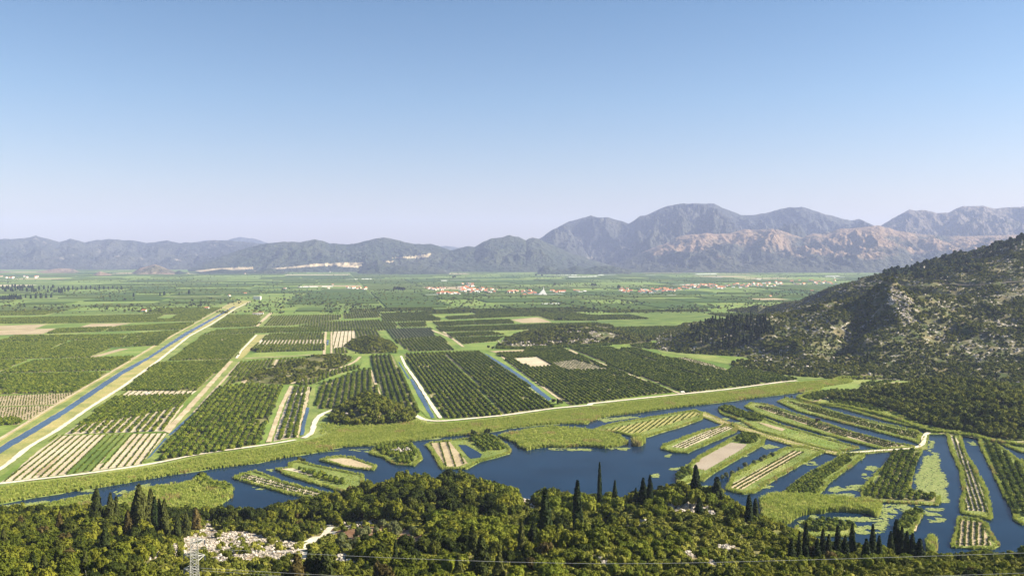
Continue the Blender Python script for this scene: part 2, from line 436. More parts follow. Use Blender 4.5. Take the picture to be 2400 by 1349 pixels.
for X, Y, z in [(500, 2900, -8), (900, 2900, -2), (1300, 2800, 20), (1500, 2400, 90), (700, 2650, -5), (1700, 1900, 200), (1500, 1500, 120), (1200, 2350, 110), (800, 2350, 25), (1500, 1100, 10)]: c.append((X, Y, z))
right_t = TPS(c)
def seg_dist(X, Y, poly):
    d = np.full(np.shape(X), 1e9)
    for i in range(len(poly)):
        a, b = poly[i], poly[(i + 1) % len(poly)]; ab = b - a
        t = np.clip(((X - a[0]) * ab[0] + (Y - a[1]) * ab[1]) / (ab @ ab + 1e-9), 0, 1)
        d = np.minimum(d, np.hypot(X - a[0] - t * ab[0], Y - a[1] - t * ab[1]))
    return d
PK = WD(2082, 672, 1450)[:2]
RIB = np.array([WD(2082, 672, 1450)[:2], WD(2125, 715, 1375)[:2], WD(2110, 750, 1325)[:2]])
GUL = np.array([WD(2035, 720, 1415)[:2], WD(1985, 760, 1350)[:2], WD(1960, 810, 1260)[:2]]); SAD = np.array([WD(2000, 680, 1590)[:2], WD(2110, 680, 1590)[:2], WD(2230, 690, 1540)[:2]])
RIB2 = np.array([WD(2082, 672, 1450)[:2], WD(2000, 690, 1490)[:2], WD(1930, 725, 1500)[:2]])
def right_z(X, Y):
    z = right_t(X, Y)
    k = np.clip(z / 15, 0, 1)
    z = z + 22 * np.exp(-np.hypot(X - PK[0], Y - PK[1]) ** 2 / 36 ** 2) + 8 * np.exp(-(seg_dist(X, Y, RIB) / 15) ** 2) + 5 * np.exp(-(seg_dist(X, Y, RIB2) / 22) ** 2) - 20 * np.exp(-(seg_dist(X, Y, GUL) / 26) ** 2) - 16 * np.exp(-(seg_dist(X, Y, SAD) / 34) ** 2)
    return z + (fbm(X / 90, Y / 90, 5, 11, ridged=True) - .62) * 26 * k + (fbm(X / 18, Y / 18, 3, 21) - .5) * 5 * k
# small mounds standing in the plain: centre px, half-width px, depth metres, height, yaw
MOUNDS = [  # name, outline crop, outline, height
    ('mound', 2, '500,1055 560,980 640,920 760,880 880,900 1000,940 1110,1000 1120,1030 1060,1062 860,1070 650,1072', 11),
    ('mound', 1, '1690,765 1790,700 1900,660 2080,620 2200,585 2400,575 2480,600 2440,640 2230,740 2030,782 1860,780', 5),
    ('mound', 2, '620,520 680,470 760,452 870,460 960,490 1000,540 900,562 750,566', 9),
    ('mound', 3, '-110,522 -60,470 0,440 160,400 330,390 450,380 560,362 700,370 760,410 900,440 1000,470 960,490 760,500 520,505 250,515 60,520', 12),
    ('mound', 5, '1010,110 1250,60 1500,30 1800,30 2100,50 2500,60 2800,200 2800,400 2500,400 2300,400 2100,370 1900,330 1700,300 1500,200 1250,140', 14),
    ('mound', 0, '2290,884 2700,880 2700,900 2290,900', 1),
]
def seg_dist(X, Y, poly):
    d = np.full(np.shape(X), 1e9)
    for i in range(len(poly)):
        a, b = poly[i], poly[(i + 1) % len(poly)]; ab = b - a
        t = np.clip(((X - a[0]) * ab[0] + (Y - a[1]) * ab[1]) / (ab @ ab + 1e-9), 0, 1)
        d = np.minimum(d, np.hypot(X - a[0] - t * ab[0], Y - a[1] - t * ab[1]))
    return d
mound_f = []
for k, (nm, cr, s, h) in enumerate(MOUNDS):
    poly = G(cr, s)
    def fz(X, Y, poly=poly, h=h, k=k):
        ins = inpoly(np.stack([np.ravel(X), np.ravel(Y)], -1), poly).reshape(np.shape(X))
        d = seg_dist(X, Y, poly)
        w = max(12, np.sqrt(abs(np.dot(poly[:, 0], np.roll(poly[:, 1], 1)) - np.dot(poly[:, 1], np.roll(poly[:, 0], 1))) / 2) * .35)
        t = np.clip(d / w, 0, 1); t = t * t * (3 - 2 * t)
        z = h * t * (.55 + .9 * fbm(X / 35, Y / 35, 3, 40 + k))
        return np.where(ins, z + .15, -.6)
    mound_f.append((poly, fz))
MAT_OF = [M['near_hill'], M['near_hill'], M['hill'], M['hill'], M['near_hill'], M['mid_green']]
for k, (poly, fz) in enumerate(mound_f):
    if k == 5: continue
    a, b = poly.min(0), poly.max(0)
    V, F = grid_mesh(a[0] - 2, b[0] + 2, a[1] - 2, b[1] + 2, 5.0, fz)
    o = add('hillock', mesh_np('hillock', V, F, MAT_OF[k], True)); tag(o, kind='structure')
# clearings on the near slope (pixels)
ROCKS = [P(7, '1000,1310 1060,1200 1240,1120 1440,1000 1450,940 1500,935 1490,1010 1560,1030 1720,1030 1900,1080 2110,1110 2120,1260 1900,1230 1560,1270 1400,1210 1120,1210 1060,1300'),
         P(6, '-20,990 140,960 250,950 240,985 60,1010 0,1020'), P(6, '530,1140 640,1150 630,1190 540,1185'), P(5, '0,830 60,830 130,850 215,880 215,930 130,920 60,900 0,900'),
         P(6, '1200,820 1300,790 1380,810 1370,900 1320,900 1290,840'), P(6, '2280,860 2380,830 2420,900 2340,910'), P(6, '1790,1260 1880,1210 1930,1215 1900,1260 1820,1295'),
         P(6, '-20,1180 60,1200 60,1280 0,1290'), P(6, '2080,950 2150,940 2160,1000 2100,1010'), P(5, '170,1240 230,1260 300,1290 280,1320 200,1290'), P(6, '760,690 830,670 830,700 770,715'),
         P(6, '2280,735 2370,735 2360,765 2290,765'), P(5, '240,1140 360,1150 340,1165 250,1160'), P(5, '-20,1150 60,1180 110,1220 60,1225 -20,1190')]
PATHPX = P(7, '2105,1250 2115,1120 2200,1075 2280,1040 2300,985 2355,985 2350,1045 2220,1120 2170,1160 2160,1250')
OLIVE = P(6, '-60,1010 100,1010 330,960 520,1040 640,1060 650,1130 560,1140 400,1190 260,1170 100,1200 -40,1160')
V, F = grid_mesh(-420, 420, -60, 640, 3.0, near_z)
px, py = PX(V[:, 0], np.maximum(V[:, 1], 50), V[:, 2]); cen = np.stack([px[F].mean(1), py[F].mean(1)], -1)
mi = np.zeros(len(F), int)
for r in ROCKS: mi[inpoly(cen, r)] = 1
mi[inpoly(cen, OLIVE)] = 3
mi[inpoly(cen, PATHPX)] = 2
mi[V[F][:, :, 1].mean(1) < 150] = 0
M['red_earth'] = soil('red_earth', (.13, .06, .03), (.22, .13, .07), (.36, .27, .17), .15, .8)
o = add('hillside', mesh_np('hillside', V, F, [M['near_hill'], M['rubble'], M['gravel'], M['red_earth']], True, mi)); tag(o, kind='structure')
V, F = grid_mesh(180, 1700, 1000, 2900, 7.0, right_z)
o = add('hill', mesh_np('hill', V, F, M['hill'], True)); tag(o, kind='structure')

# ------------------------------------------------------------------ mountains
def massif(name, line, rf, rr, rb, mat, seed, amp=.30, sc=900, naz=420, nr=90, p=1.15, cuts=None, cutmat=None, jag=3.2):
    L = P(0, line); x = np.linspace(L[0, 0], L[-1, 0], naz)
    ys = np.interp(x, L[:, 0], L[:, 1]) + (fbm(x / 14, x * 0 + seed, 4, seed) - .5) * jag
    fade = np.clip(np.minimum((x - x[0]) / 30, (x[-1] - x) / 30), 0, 1)
    top = WD(x, ys, rr)[:, 2]
    R = np.concatenate([np.linspace(rf, rr, nr), np.linspace(rr, rb, nr // 4 + 1)[1:]])
    Rg, Xg = np.meshgrid(R, x, indexing='ij')
    base = WD(Xg, 600 + 0 * Xg, Rg); WX, WY = base[..., 0], base[..., 1]
    t = np.clip((Rg - rf) / (rr - rf), 0, 1)
    n1 = fbm(WX / sc + seed, WY / (sc * 1.6), 6, seed, ridged=True, gain=.55)
    n2 = fbm(WX / (sc * .28), WY / (sc * .5), 5, seed + 3, ridged=True, gain=.6)
    prof = t ** p
    shift = np.clip(prof + (n1 - .62) * amp * 2.4 * 4 * t * (1 - t) + (n2 - .6) * amp * 1.3 * 4 * t * (1 - t), 0, 1.2)
    H = top[None, :] * shift
    lim = CAMH + (top[None, :] - CAMH) * Rg / rr
    H = np.where(t < 1, np.minimum(H, lim - (1 - t) * 25 * (.4 + n2)), H)
    back = np.clip((Rg - rr) / (rb - rr), 0, 1)
    H = np.where(Rg > rr, top[None, :] * (1 - back) ** 1.3, H)
    H = np.where(Rg >= R[nr - 1] - 1e-6, H, H)
    H = H * np.clip(t / .04, 0, 1) - 2 * (t < .01)
    H = np.maximum(H, -.5)
    idx = np.arange(H.size).reshape(H.shape)
    F = np.stack([idx[:-1, :-1], idx[:-1, 1:], idx[1:, 1:], idx[1:, :-1]], -1).reshape(-1, 4)
    V = np.stack([WX.ravel(), WY.ravel(), H.ravel()], -1)
    F = F[V[F][:, :, 2].max(1) > -.4]
    mats = [mat]; mi = None
    if cuts is not None:
        px, py = PX(V[:, 0], V[:, 1], V[:, 2]); cen = np.stack([px[F].mean(1), py[F].mean(1)], -1)
        mi = np.zeros(len(F), int); mats.append(cutmat)
        for r in cuts: mi[inpoly(cen, P(0, r))] = 1
    o = add(name, mesh_np(name, V, F, mats, True, mi)); tag(o, kind='structure'); return o
massif('mountains', '380,592 430,572 480,563 530,563 565,556 600,560 632,570 700,582 850,592 1000,582 1045,576 1075,580 1200,604', 14800, 17000, 18500, M['mt_grey'], 5, nr=40)
massif('mountains', '-140,570 -60,566 0,561 50,558 70,556 85,553 110,558 140,567 165,560 200,568 230,562 258,560 290,563 310,562 345,570 392,564 420,569 470,567 500,562 540,563 580,567 620,572 700,595 800,615 900,640', 9800, 12800, 14500, M['mt_grey'], 12, amp=.34)
CUTS = ['457,634 500,629 560,626 593,626 593,630 540,633 470,637', '633,629 690,624 735,618 800,615 862,615 830,620 800,621 740,624 660,630', '915,604 960,601 1000,596 1012,592 1000,588 1012,592 1004,602 960,605', '800,618 850,620 838,627 790,624', '905,612 925,610 922,614 905,616']
massif('mountains', '420,641 480,612 560,587 610,573 660,566 705,568 738,560 775,570 830,572 870,561 900,556 930,562 970,572 1010,571 1045,582 1090,600 1200,635', 8300, 9900, 11000, M['mt_green'], 23, cuts=CUTS, cutmat=M['tan_soil'])
massif('mountains', '960,640 1000,612 1043,590 1080,580 1100,577 1113,579 1130,568 1153,558 1175,556 1195,551 1215,555 1233,564 1240,559 1248,557 1263,559 1285,570 1330,590 1400,612 1500,640', 8300, 9700, 10800, M['mt_green'], 31)
massif('mountains', '1180,600 1233,575 1263,560 1297,537 1333,520 1372,508 1385,505 1400,510 1423,509 1448,516 1473,524 1500,507 1523,500 1563,482 1600,477 1643,476 1672,478 1700,490 1733,502 1750,505 1775,502 1800,498 1827,489 1850,486 1877,484 1900,492 1937,503 1993,517 2013,512 2030,520 2047,528 2100,545 2200,590', 9300, 12600, 14500, M['mt_grey'], 44, naz=560, nr=150, amp=.42, sc=1000)
massif('mountains', '1420,627 1433,622 1480,603 1523,583 1567,567 1593,552 1620,550 1650,547 1700,548 1743,537 1763,539 1807,535 1833,540 1855,549 1880,557 1907,545 1927,548 1970,535 2000,535 2057,527 2100,540 2167,550 2233,553 2400,550 2560,548', 8000, 9900, 11200, M['mt_tan'], 57, naz=560, amp=.34, sc=800)
massif('mountains', '1960,575 2040,540 2067,527 2093,510 2130,491 2150,494 2167,492 2193,499 2220,498 2253,483 2283,483 2303,482 2327,489 2347,487 2380,485 2400,483 2560,476', 9800, 12300, 14000, M['mt_dry'], 63, amp=.36)
massif('foothills', '80,662 93,657 120,647 187,648 205,650 233,635 267,645 290,655 300,662', 6600, 7100, 7600, M['mt_pale'], 71, naz=160, nr=40, sc=300, jag=1)
massif('foothills', '290,655 297,648 327,628 363,619 400,633 433,645 450,652', 7200, 7900, 8400, M['mt_pale'], 75, naz=160, nr=40, sc=300, jag=1)
massif('foothills', '-80,640 0,634 60,640 100,634 140,628 170,630 200,643 230,650', 7800, 8500, 9000, M['mt_pale'], 78, naz=160, nr=40, sc=300, jag=1)
massif('foothills', '380,652 400,640 420,634 440,641 450,640 520,630 560,634 600,636 630,628 660,633 680,642', 7300, 7700, 8200, M['mt_green'], 79, naz=160, nr=40, sc=250, jag=1)
massif('foothills', '835,640 850,625 885,608 920,622 960,618 1000,622 1040,630 1060,641', 7300, 8100, 8600, M['mt_green'], 83, naz=160, nr=40, sc=350, jag=1)
massif('foothills', '1260,634 1275,622 1290,622 1300,630 1330,629 1350,622 1370,629 1380,628 1400,622 1440,624 1470,631 1480,634', 7300, 7600, 8000, M['mt_green'], 86, naz=160, nr=30, sc=250, jag=1)

# ------------------------------------------------------------------ haze
hz = MB(); hz.box((0, 9300, 480), (36000, 22000, 966))
hm = bpy.data.materials.new('haze_air'); hm.use_nodes = True
nt = hm.node_tree; nt.nodes.clear()
ho = nt.nodes.new('ShaderNodeOutputMaterial'); pv = nt.nodes.new('ShaderNodeVolumePrincipled')
pv.inputs['Color'].default_value = (.55, .63, 1.0, 1)
pv.inputs['Density'].default_value = 4.7e-5
pv.inputs['Anisotropy'].default_value = 0.0
nt.links.new(pv.outputs[0], ho.inputs['Volume'])
tag(hz.build('haze', hm), 'pale blue summer haze over the valley', kind='stuff')

# ------------------------------------------------------------------ plant meshes
def ellipsoid(c, r, nu=9, nv=6, jit=.12, rng=None):
    V = []; F = []
    for j in range(nv + 1):
        th = PI * j / nv
        for i in range(nu):
            ph = 2 * PI * i / nu; k = 1 + (rng.rand() - .5) * 2 * jit
            V.append((c[0] + r[0] * k * math.sin(th) * math.cos(ph), c[1] + r[1] * k * math.sin(th) * math.sin(ph), c[2] + r[2] * k * math.cos(th)))
    for j in range(nv):
        for i in range(nu):
            F.append((j * nu + i, (j + 1) * nu + i, (j + 1) * nu + (i + 1) % nu, j * nu + (i + 1) % nu))
    return np.array(V), np.array(F)
def quads(C, N, size, rng, asp=1.0, up=None):
    N = N / (np.linalg.norm(N, axis=1)[:, None] + 1e-9)
    R = rng.normal(size=N.shape) if up is None else np.tile([0, 0, 1.0], (len(N), 1)) + rng.normal(size=N.shape) * up
    T = np.cross(N, R); T /= np.linalg.norm(T, axis=1)[:, None] + 1e-9
    B = np.cross(N, T)
    s = size[:, None] / 2
    V = np.stack([C - T * s - B * s * asp, C + T * s * .8 - B * s * asp * .9, C + T * s + B * s * asp, C - T * s * .7 + B * s * asp * .8], 1).reshape(-1, 3)
    return V, np.arange(len(V)).reshape(-1, 4)
def crown(name, mat, lobes, nleaf, ls, seed, core=.80, njit=.55, asp=1.0):
    rng = np.random.RandomState(seed); Vs = []; Fs = []; off = 0
    tot = sum(r[0] * r[1] for _, r in lobes)
    for c_, r_ in lobes:
        n = int(nleaf * r_[0] * r_[1] / tot)
        d = rng.normal(size=(n, 3)); d /= np.linalg.norm(d, axis=1)[:, None]
        d[:, 2] = np.where(d[:, 2] < -.35, -d[:, 2], d[:, 2])
        # small clumps: pull leaves towards clump centres so the surface has lumps and gaps
        cl = rng.normal(size=(max(5, n // 16), 3)); cl /= np.linalg.norm(cl, axis=1)[:, None]
        j = np.argmax(d @ cl.T, 1); cr = .86 + .22 * rng.rand(len(cl))
        d2 = d * .6 + cl[j] * .4; d2 /= np.linalg.norm(d2, axis=1)[:, None]
        C = np.array(c_) + d2 * np.array(r_) * (cr[j] * (.86 + .20 * rng.rand(n)))[:, None]
        N = d / np.array(r_) * max(r_) + rng.normal(size=(n, 3)) * njit
        v, f = quads(C, N, ls * (.6 + .8 * rng.rand(n)), rng, asp)
        Vs.append(v); Fs.append(f + off); off += len(v)
        if core:
            v, f = ellipsoid(c_, np.array(r_) * core, 8, 5, .12, rng); Vs.append(v); Fs.append(f + off); off += len(v)
    return mesh_np(name, np.vstack(Vs), np.vstack(Fs), mat)
def lobes_round(seed, n=7, R=1.0, H=1.0, z0=.45):
    rng = np.random.RandomState(seed); L = [((0, 0, z0 * H + .25 * H), (R * .66, R * .66, H * .40))]
    for i in range(n):
        a = 2 * PI * (i + rng.rand() * .7) / n; q = R * (.36 + .42 * rng.rand()); s = R * (.20 + .27 * rng.rand())
        L.append(((q * math.cos(a), q * math.sin(a), H * (.34 + .46 * rng.rand())), (s, s, s * (.75 + .3 * rng.rand()) * H / R)))
    for i in range(2):
        L.append(((R * (rng.rand() - .5) * .7, R * (rng.rand() - .5) * .7, H * (.78 + .1 * rng.rand())), (R * .3, R * .3, H * .17)))
    return L
def trunk(name, h, r, seed, limbs=4, spread=.35):
    rng = random.Random(seed); m = MB()
    m.bar((0, 0, -.6), (0.05, 0, h * .45), r, 6, r * .7)
    for i in range(limbs):
        a = 2 * PI * i / limbs + rng.random(); q = h * spread
        m.bar((0.05, 0, h * (.3 + .12 * rng.random())), (q * math.cos(a), q * math.sin(a), h * (.6 + .15 * rng.random())), r * .5, 5, r * .2)
    return m.mesh(name, M['bark'])
# unit-size meshes (height 1 unit = 1 m; scaled per tree)
BROAD = []
for i, mk in enumerate(['leaf_olive', 'leaf_olive', 'leaf_dark', 'leaf_dark', 'leaf_yellow', 'leaf_silver', 'leaf_olive', 'leaf_brown']):
    BROAD.append((crown('crown', M[mk], lobes_round(100 + i, 6 + i % 3, 3.0, 5.4), 1500, .36, 200 + i), trunk('trunk', 5.0, .22, i)))
BROAD_LOW = [crown('crown_low', M[mk], lobes_round(300 + i, 5, 3.0, 5.0), 260, .75, 310 + i) for i, mk in enumerate(['leaf_olive', 'leaf_dark', 'leaf_olive', 'leaf_yellow'])]
def cypress_mesh(seed, mk, H=12, R=1.15, n=1500, ls=.42, ragged=.25):
    rng = np.random.RandomState(seed)
    h = rng.rand(n) ** .9; a = rng.rand(n) * 2 * PI
    prof = lambda t: np.minimum(1, (t + .03) * 7) ** .5 * np.clip(1 - t, 0, 1) ** .62
    lump = 1 + ragged * (vnoise(a * 1.6 + seed, h * 9, seed) - .5) * 2
    r = R * prof(h) * lump * (.85 + .25 * rng.rand(n))
    C = np.stack([r * np.cos(a), r * np.sin(a), .3 + h * (H - .3)], -1)
    N = np.stack([np.cos(a), np.sin(a), .25 + 0 * a], -1) + rng.normal(size=(n, 3)) * .35
    v, f = quads(C, N, ls * (.6 + .8 * rng.rand(n)), rng, 1.6, .25)
    V = [v]; F = [f]; off = len(v); nu, nv = 9, 14; cv = []; cf = []
    for j in range(nv + 1):
        t = j / nv
        for i in range(nu):
            q = R * .84 * float(prof(np.array(t))) * (1 + (rng.rand() - .5) * .2); b = 2 * PI * i / nu
            cv.append((q * math.cos(b), q * math.sin(b), .3 + t * (H - .4)))
    for j in range(nv):
        for i in range(nu): cf.append((j * nu + i, j * nu + (i + 1) % nu, (j + 1) * nu + (i + 1) % nu, (j + 1) * nu + i))
    V.append(np.array(cv)); F.append(np.array(cf) + off)
    return mesh_np('cypress_crown', np.vstack(V), np.vstack(F), M[mk])
CYP = [cypress_mesh(1, 'cypress'), cypress_mesh(2, 'cypress', R=1.4, ragged=.4), cypress_mesh(3, 'cypress_olive', R=1.9, ragged=.5), cypress_mesh(4, 'cypress_olive', R=1.5, ragged=.5), cypress_mesh(5, 'leaf_brown', R=1.8, ragged=.5)]
ct = MB(); ct.bar((0, 0, -1), (0, 0, 3), .2, 6, .12); CYPT = ct.mesh('cypress_trunk', M['bark'])
CYP_LOW = [cypress_mesh(11, 'cypress', n=160, ls=1.0), cypress_mesh(12, 'cypress', R=1.5, n=160, ls=1.0)]
PINE = [crown('pine_crown', M['pine'], [((0, 0, 3), (2.4, 2.4, 2.0)), ((.3, .4, 5.2), (1.9, 1.9, 1.7)), ((-.3, 0, 6.6), (1.5, 1.5, 1.4))], 230, .9, 400 + i) for i in range(3)]
ORANGE = [crown('orange_crown', M['orange_leaf'], [((0, 0, 1.25), (1.55, 1.55, 1.35)), ((.5, .4, 1.5), (1.0, 1.0, 1.2)), ((-.5, -.3, 1.6), (1.0, .9, 1.1))], 110, .55, 500 + i, core=.86) for i in range(3)]
ORANGE.append(crown('orange_crown', M['orange_leaf_light'], [((0, 0, 1.25), (1.55, 1.55, 1.35)), ((.5, -.4, 1.5), (1.0, 1.0, 1.2))], 110, .55, 510, core=.86))
SCRUB = [crown('scrub', M['scrub'], [((0, 0, .9), (1.8, 1.6, 1.3)), ((.9, .5, 1.1), (1.1, 1.1, 1.1)), ((-.8, .3, 1.3), (1.1, 1.0, 1.2))], 80, .8, 600 + i, core=.84) for i in range(3)]
SCRUB.append(crown('scrub', M['leaf_olive'], [((0, 0, .9), (1.8, 1.6, 1.3)), ((.9, .5, 1.1), (1.1, 1.1, 1.1))], 80, .8, 620, core=.84))
def reed_tuft(seed, mk, n=20, h=2.6, w=.20, sp_=1.0):
    rng = np.random.RandomState(seed); V = []; F = []
    for i in range(n):
        a, b = rng.rand() * 2 * PI, rng.rand() * 2 * PI; r = sp_ * rng.rand() ** .5
        x, y = r * math.cos(a), r * math.sin(a); hh = h * (.65 + .5 * rng.rand()); lx, ly = (rng.rand(2) - .5) * 1.9
        dx, dy = w / 2 * math.cos(b), w / 2 * math.sin(b); k = len(V)
        V += [(x - dx, y - dy, -.3), (x + dx, y + dy, -.3), (x + dx * 1.6 + lx * .35, y + dy * 1.6 + ly * .35, hh * .7), (x - dx * 1.6 + lx * .35, y - dy * 1.6 + ly * .35, hh * .7), (x + lx, y + ly, hh), (x + lx + .1, y + ly + .1, hh)]
        F += [(k, k + 1, k + 2, k + 3), (k + 3, k + 2, k + 5, k + 4)]
    return mesh_np('reed', V, F, M[mk])
REED = [reed_tuft(1, 'reed'), reed_tuft(2, 'reed'), reed_tuft(3, 'reed', w=.34), reed_tuft(4, 'reed_dry')]
def pad_mesh(seed):
    rng = np.random.RandomState(seed); V = []; F = []
    for i in range(5):
        x, y = (rng.rand(2) - .5) * 2.2; r = .35 + .4 * rng.rand(); k = len(V)
        V += [(x + r * math.cos(t), y + r * math.sin(t), .02 * i) for t in np.linspace(0, 2 * PI, 9)[:8]]
        F += [(k, k + 1, k + 2, k + 3), (k, k + 3, k + 4, k + 7), (k + 4, k + 5, k + 6, k + 7)]
    return mesh_np('pad', V, F, M['pad'])
PAD = [pad_mesh(1), pad_mesh(2)]
def rock_mesh(seed):
    rng = np.random.RandomState(seed)
    V, F = ellipsoid((0, 0, .2), (1, .8, .6), 7, 5, .28, rng)
    return mesh_np('rock', V, F, M['rock'])
ROCK = [rock_mesh(i) for i in range(4)]
SEEDL = [crown('seedling', M['orange_leaf'], [((0, 0, .35), (.5, .5, .45))], 22, .35, 700, core=.8)]

# ------------------------------------------------------------------ instanced stuff (one object)
def stuff(name, label, cat, pts, srcs, scale=(.8, 1.2), zs=(.9, 1.1), kinds=None, rng=None, bank=None):
    pts = np.asarray(pts, np.float32); n = len(pts); rng = rng or RS
    if n == 0: return None
    me = bpy.data.meshes.new(name); me.vertices.add(n); me.vertices.foreach_set('co', pts.ravel())
    s = scale[0] + (scale[1] - scale[0]) * rng.rand(n); z = s * (zs[0] + (zs[1] - zs[0]) * rng.rand(n))
    if bank is not None: s = s * bank; z = z * bank
    A = me.attributes.new('isc', 'FLOAT_VECTOR', 'POINT'); A.data.foreach_set('vector', np.stack([s, s, z], -1).astype(np.float32).ravel())
    A = me.attributes.new('irot', 'FLOAT_VECTOR', 'POINT'); A.data.foreach_set('vector', np.stack([0 * s, 0 * s, rng.rand(n) * 2 * PI], -1).astype(np.float32).ravel())
    k = rng.randint(0, len(srcs), n) if kinds is None else kinds
    A = me.attributes.new('ik', 'INT', 'POINT'); A.data.foreach_set('value', np.asarray(k, np.int32))
    o = add(name, me); tag(o, label, cat, kind='stuff')
    ng = bpy.data.node_groups.new(name, 'GeometryNodeTree')
    ng.interface.new_socket('Geometry', in_out='INPUT', socket_type='NodeSocketGeometry')
    ng.interface.new_socket('Geometry', in_out='OUTPUT', socket_type='NodeSocketGeometry')
    gi = ng.nodes.new('NodeGroupInput'); go = ng.nodes.new('NodeGroupOutput'); jn = ng.nodes.new('GeometryNodeJoinGeometry')
    def attr(nm, ty):
        a = ng.nodes.new('GeometryNodeInputNamedAttribute'); a.data_type = ty; a.inputs[0].default_value = nm; return a.outputs[0]
    sc_, ro_, ik_ = attr('isc', 'FLOAT_VECTOR'), attr('irot', 'FLOAT_VECTOR'), attr('ik', 'INT')
    for i, src in enumerate(srcs):
        so = SRC.get(src.name)
        if so is None: so = bpy.data.objects.new(src.name, src); SRC[src.name] = so
        oi = ng.nodes.new('GeometryNodeObjectInfo'); oi.inputs[0].default_value = so; oi.inputs['As Instance'].default_value = True
        ip = ng.nodes.new('GeometryNodeInstanceOnPoints')
        cmp_ = ng.nodes.new('FunctionNodeCompare'); cmp_.data_type = 'INT'; cmp_.operation = 'EQUAL'
        ng.links.new(ik_, cmp_.inputs[2]); cmp_.inputs[3].default_value = i
        ng.links.new(cmp_.outputs[0], ip.inputs['Selection'])
        ng.links.new(gi.outputs[0], ip.inputs['Points']); ng.links.new(oi.outputs['Geometry'], ip.inputs['Instance'])
        ng.links.new(ro_, ip.inputs['Rotation']); ng.links.new(sc_, ip.inputs['Scale'])
        ng.links.new(ip.outputs[0], jn.inputs[0])
    ng.links.new(jn.outputs[0], go.inputs[0])
    md = o.modifiers.new('scatter', 'NODES'); md.node_group = ng
    return o
SRC = {}

# ------------------------------------------------------------------ fields
AX = math.radians(101.5)                       # main row direction in the valley (from +X)
ROADS = MB(); SOIL = {}; WAT = MB(); DITCH = MB()
def soilmb(k): return SOIL.setdefault(k, MB())
ORCH = []                                       # (points, description, light?)
ZL = [0.10]
def field(c_, s, mk, z=None, edge=.8):
    poly = G(c_, s); ZL[0] += .002
    sheet(soilmb(mk), rough(poly, 8, edge, len(s)), z if z else ZL[0]); return poly
def row_dir(c_, s):
    p = G(c_, s); d = p[1] - p[0]; return math.atan2(d[1], d[0])
def grid_points(poly, ang, rs, ts, jit=.35, miss=.02):
    ca, sa = math.cos(ang), math.sin(ang)
    R = np.array([[ca, sa], [-sa, ca]]); q = poly @ R.T
    a, b = q.min(0), q.max(0)
    U, V_ = np.meshgrid(np.arange(a[0], b[0], ts), np.arange(a[1] + rs / 2, b[1], rs))
    U = U + (np.arange(V_.shape[0]) % 2)[:, None] * ts * .5
    g_ = np.stack([U.ravel(), V_.ravel()], -1)
    g_ = g_[inpoly(g_, q)]
    g_ = g_[RS.rand(len(g_)) > miss]
    g_ = g_ + RS.normal(size=g_.shape) * jit
    return g_ @ R
def orchard(c_, s, desc, floor='orchard_floor', ang=None, rs=5.2, ts=3.4, miss=.05, inset=1.0, light=.30, z=0, sc=1.0, holes=(), poly=None, zf=None):
    pl = G(c_, s) if poly is None else poly
    if floor: ZL[0] += .002; sheet(soilmb(floor), rough(pl, 8, .6, len(s)), zf if zf else ZL[0])
    p = grid_points(pl, AX if ang is None else ang, rs, ts, miss=miss)
    for h in holes: p = p[~inpoly(p, h)]
    # gaps where trees are missing, in patches
    n = vnoise(p[:, 0] / 14, p[:, 1] / 30, len(s)); p = p[(n > .045)]
    ORCH.append((np.column_stack([p, np.full(len(p), z)]), desc, light, sc)); return pl

# -- left of the canal
field(7, '0,82 530,60 380,143 0,153', 'tan_soil'); field(7, '0,160 372,150 200,250 0,246', 'tan_soil')
SEED = []
def seedlings(poly, ang, rs, ts, miss=.1, z=.15): SEED.append(np.column_stack([(q := grid_points(poly, ang, rs, ts, .15, miss)), np.full(len(q), z)]))
VX = AX - PI / 2
seedlings(G(7, '0,82 530,60 380,143 0,153'), VX, 4.5, 2.6); seedlings(G(7, '0,160 372,150 200,250 0,246'), VX, 4.5, 2.6)
orchard(7, '-60,245 100,240 165,255 130,285 -60,290', 'beside the far side of the canal, nearest the left edge', rs=4)
orchard(1, '0,712 760,700 640,770 520,838 0,850', 'dense block left of the canal')
orchard(1, '240,615 950,586 870,640 790,682 0,702', 'second dense block left of the canal')
orchard(1, '-100,615 190,612 0,690 -100,695', 'left edge block')
orchard(1, '-200,545 780,526 630,590 -200,608', 'third dense block left of the canal')
field(1, '620,592 840,530 1090,512 1000,583', 'light_green'); field(1, '620,592 840,530 910,528 690,588', 'tan_soil')
orchard(1, '500,480 1000,458 920,515 370,535', 'fourth block'); orchard(1, '1012,458 1190,447 1110,508 935,514', 'fourth block end', ang=VX)
orchard(1, '-200,487 480,476 345,532 -200,543', 'fourth block left', light=.6)
orchard(1, '110,441 900,432 850,463 0,478', 'fifth block'); orchard(1, '912,430 1270,402 1195,445 885,461', 'fifth block end')
orchard(1, '400,392 790,378 715,410 330,424', 'sixth block'); orchard(1, '805,378 1380,345 1290,395 745,408', 'sixth block end')
field(1, '-200,377 330,358 240,392 -200,398', 'tan_soil'); field(1, '-200,405 400,388 300,426 -200,440', 'tan_soil'); field(1, '640,355 925,350 780,378 550,380', 'tan_soil')
orchard(1, '-200,322 1050,292 1490,270 1400,335 940,345 350,352 -200,352', 'seventh block', holes=[G(1, '1090,322 1160,290 1255,288 1195,322')])
field(1, '1100,319 1160,292 1250,290 1190,318', 'light_green')
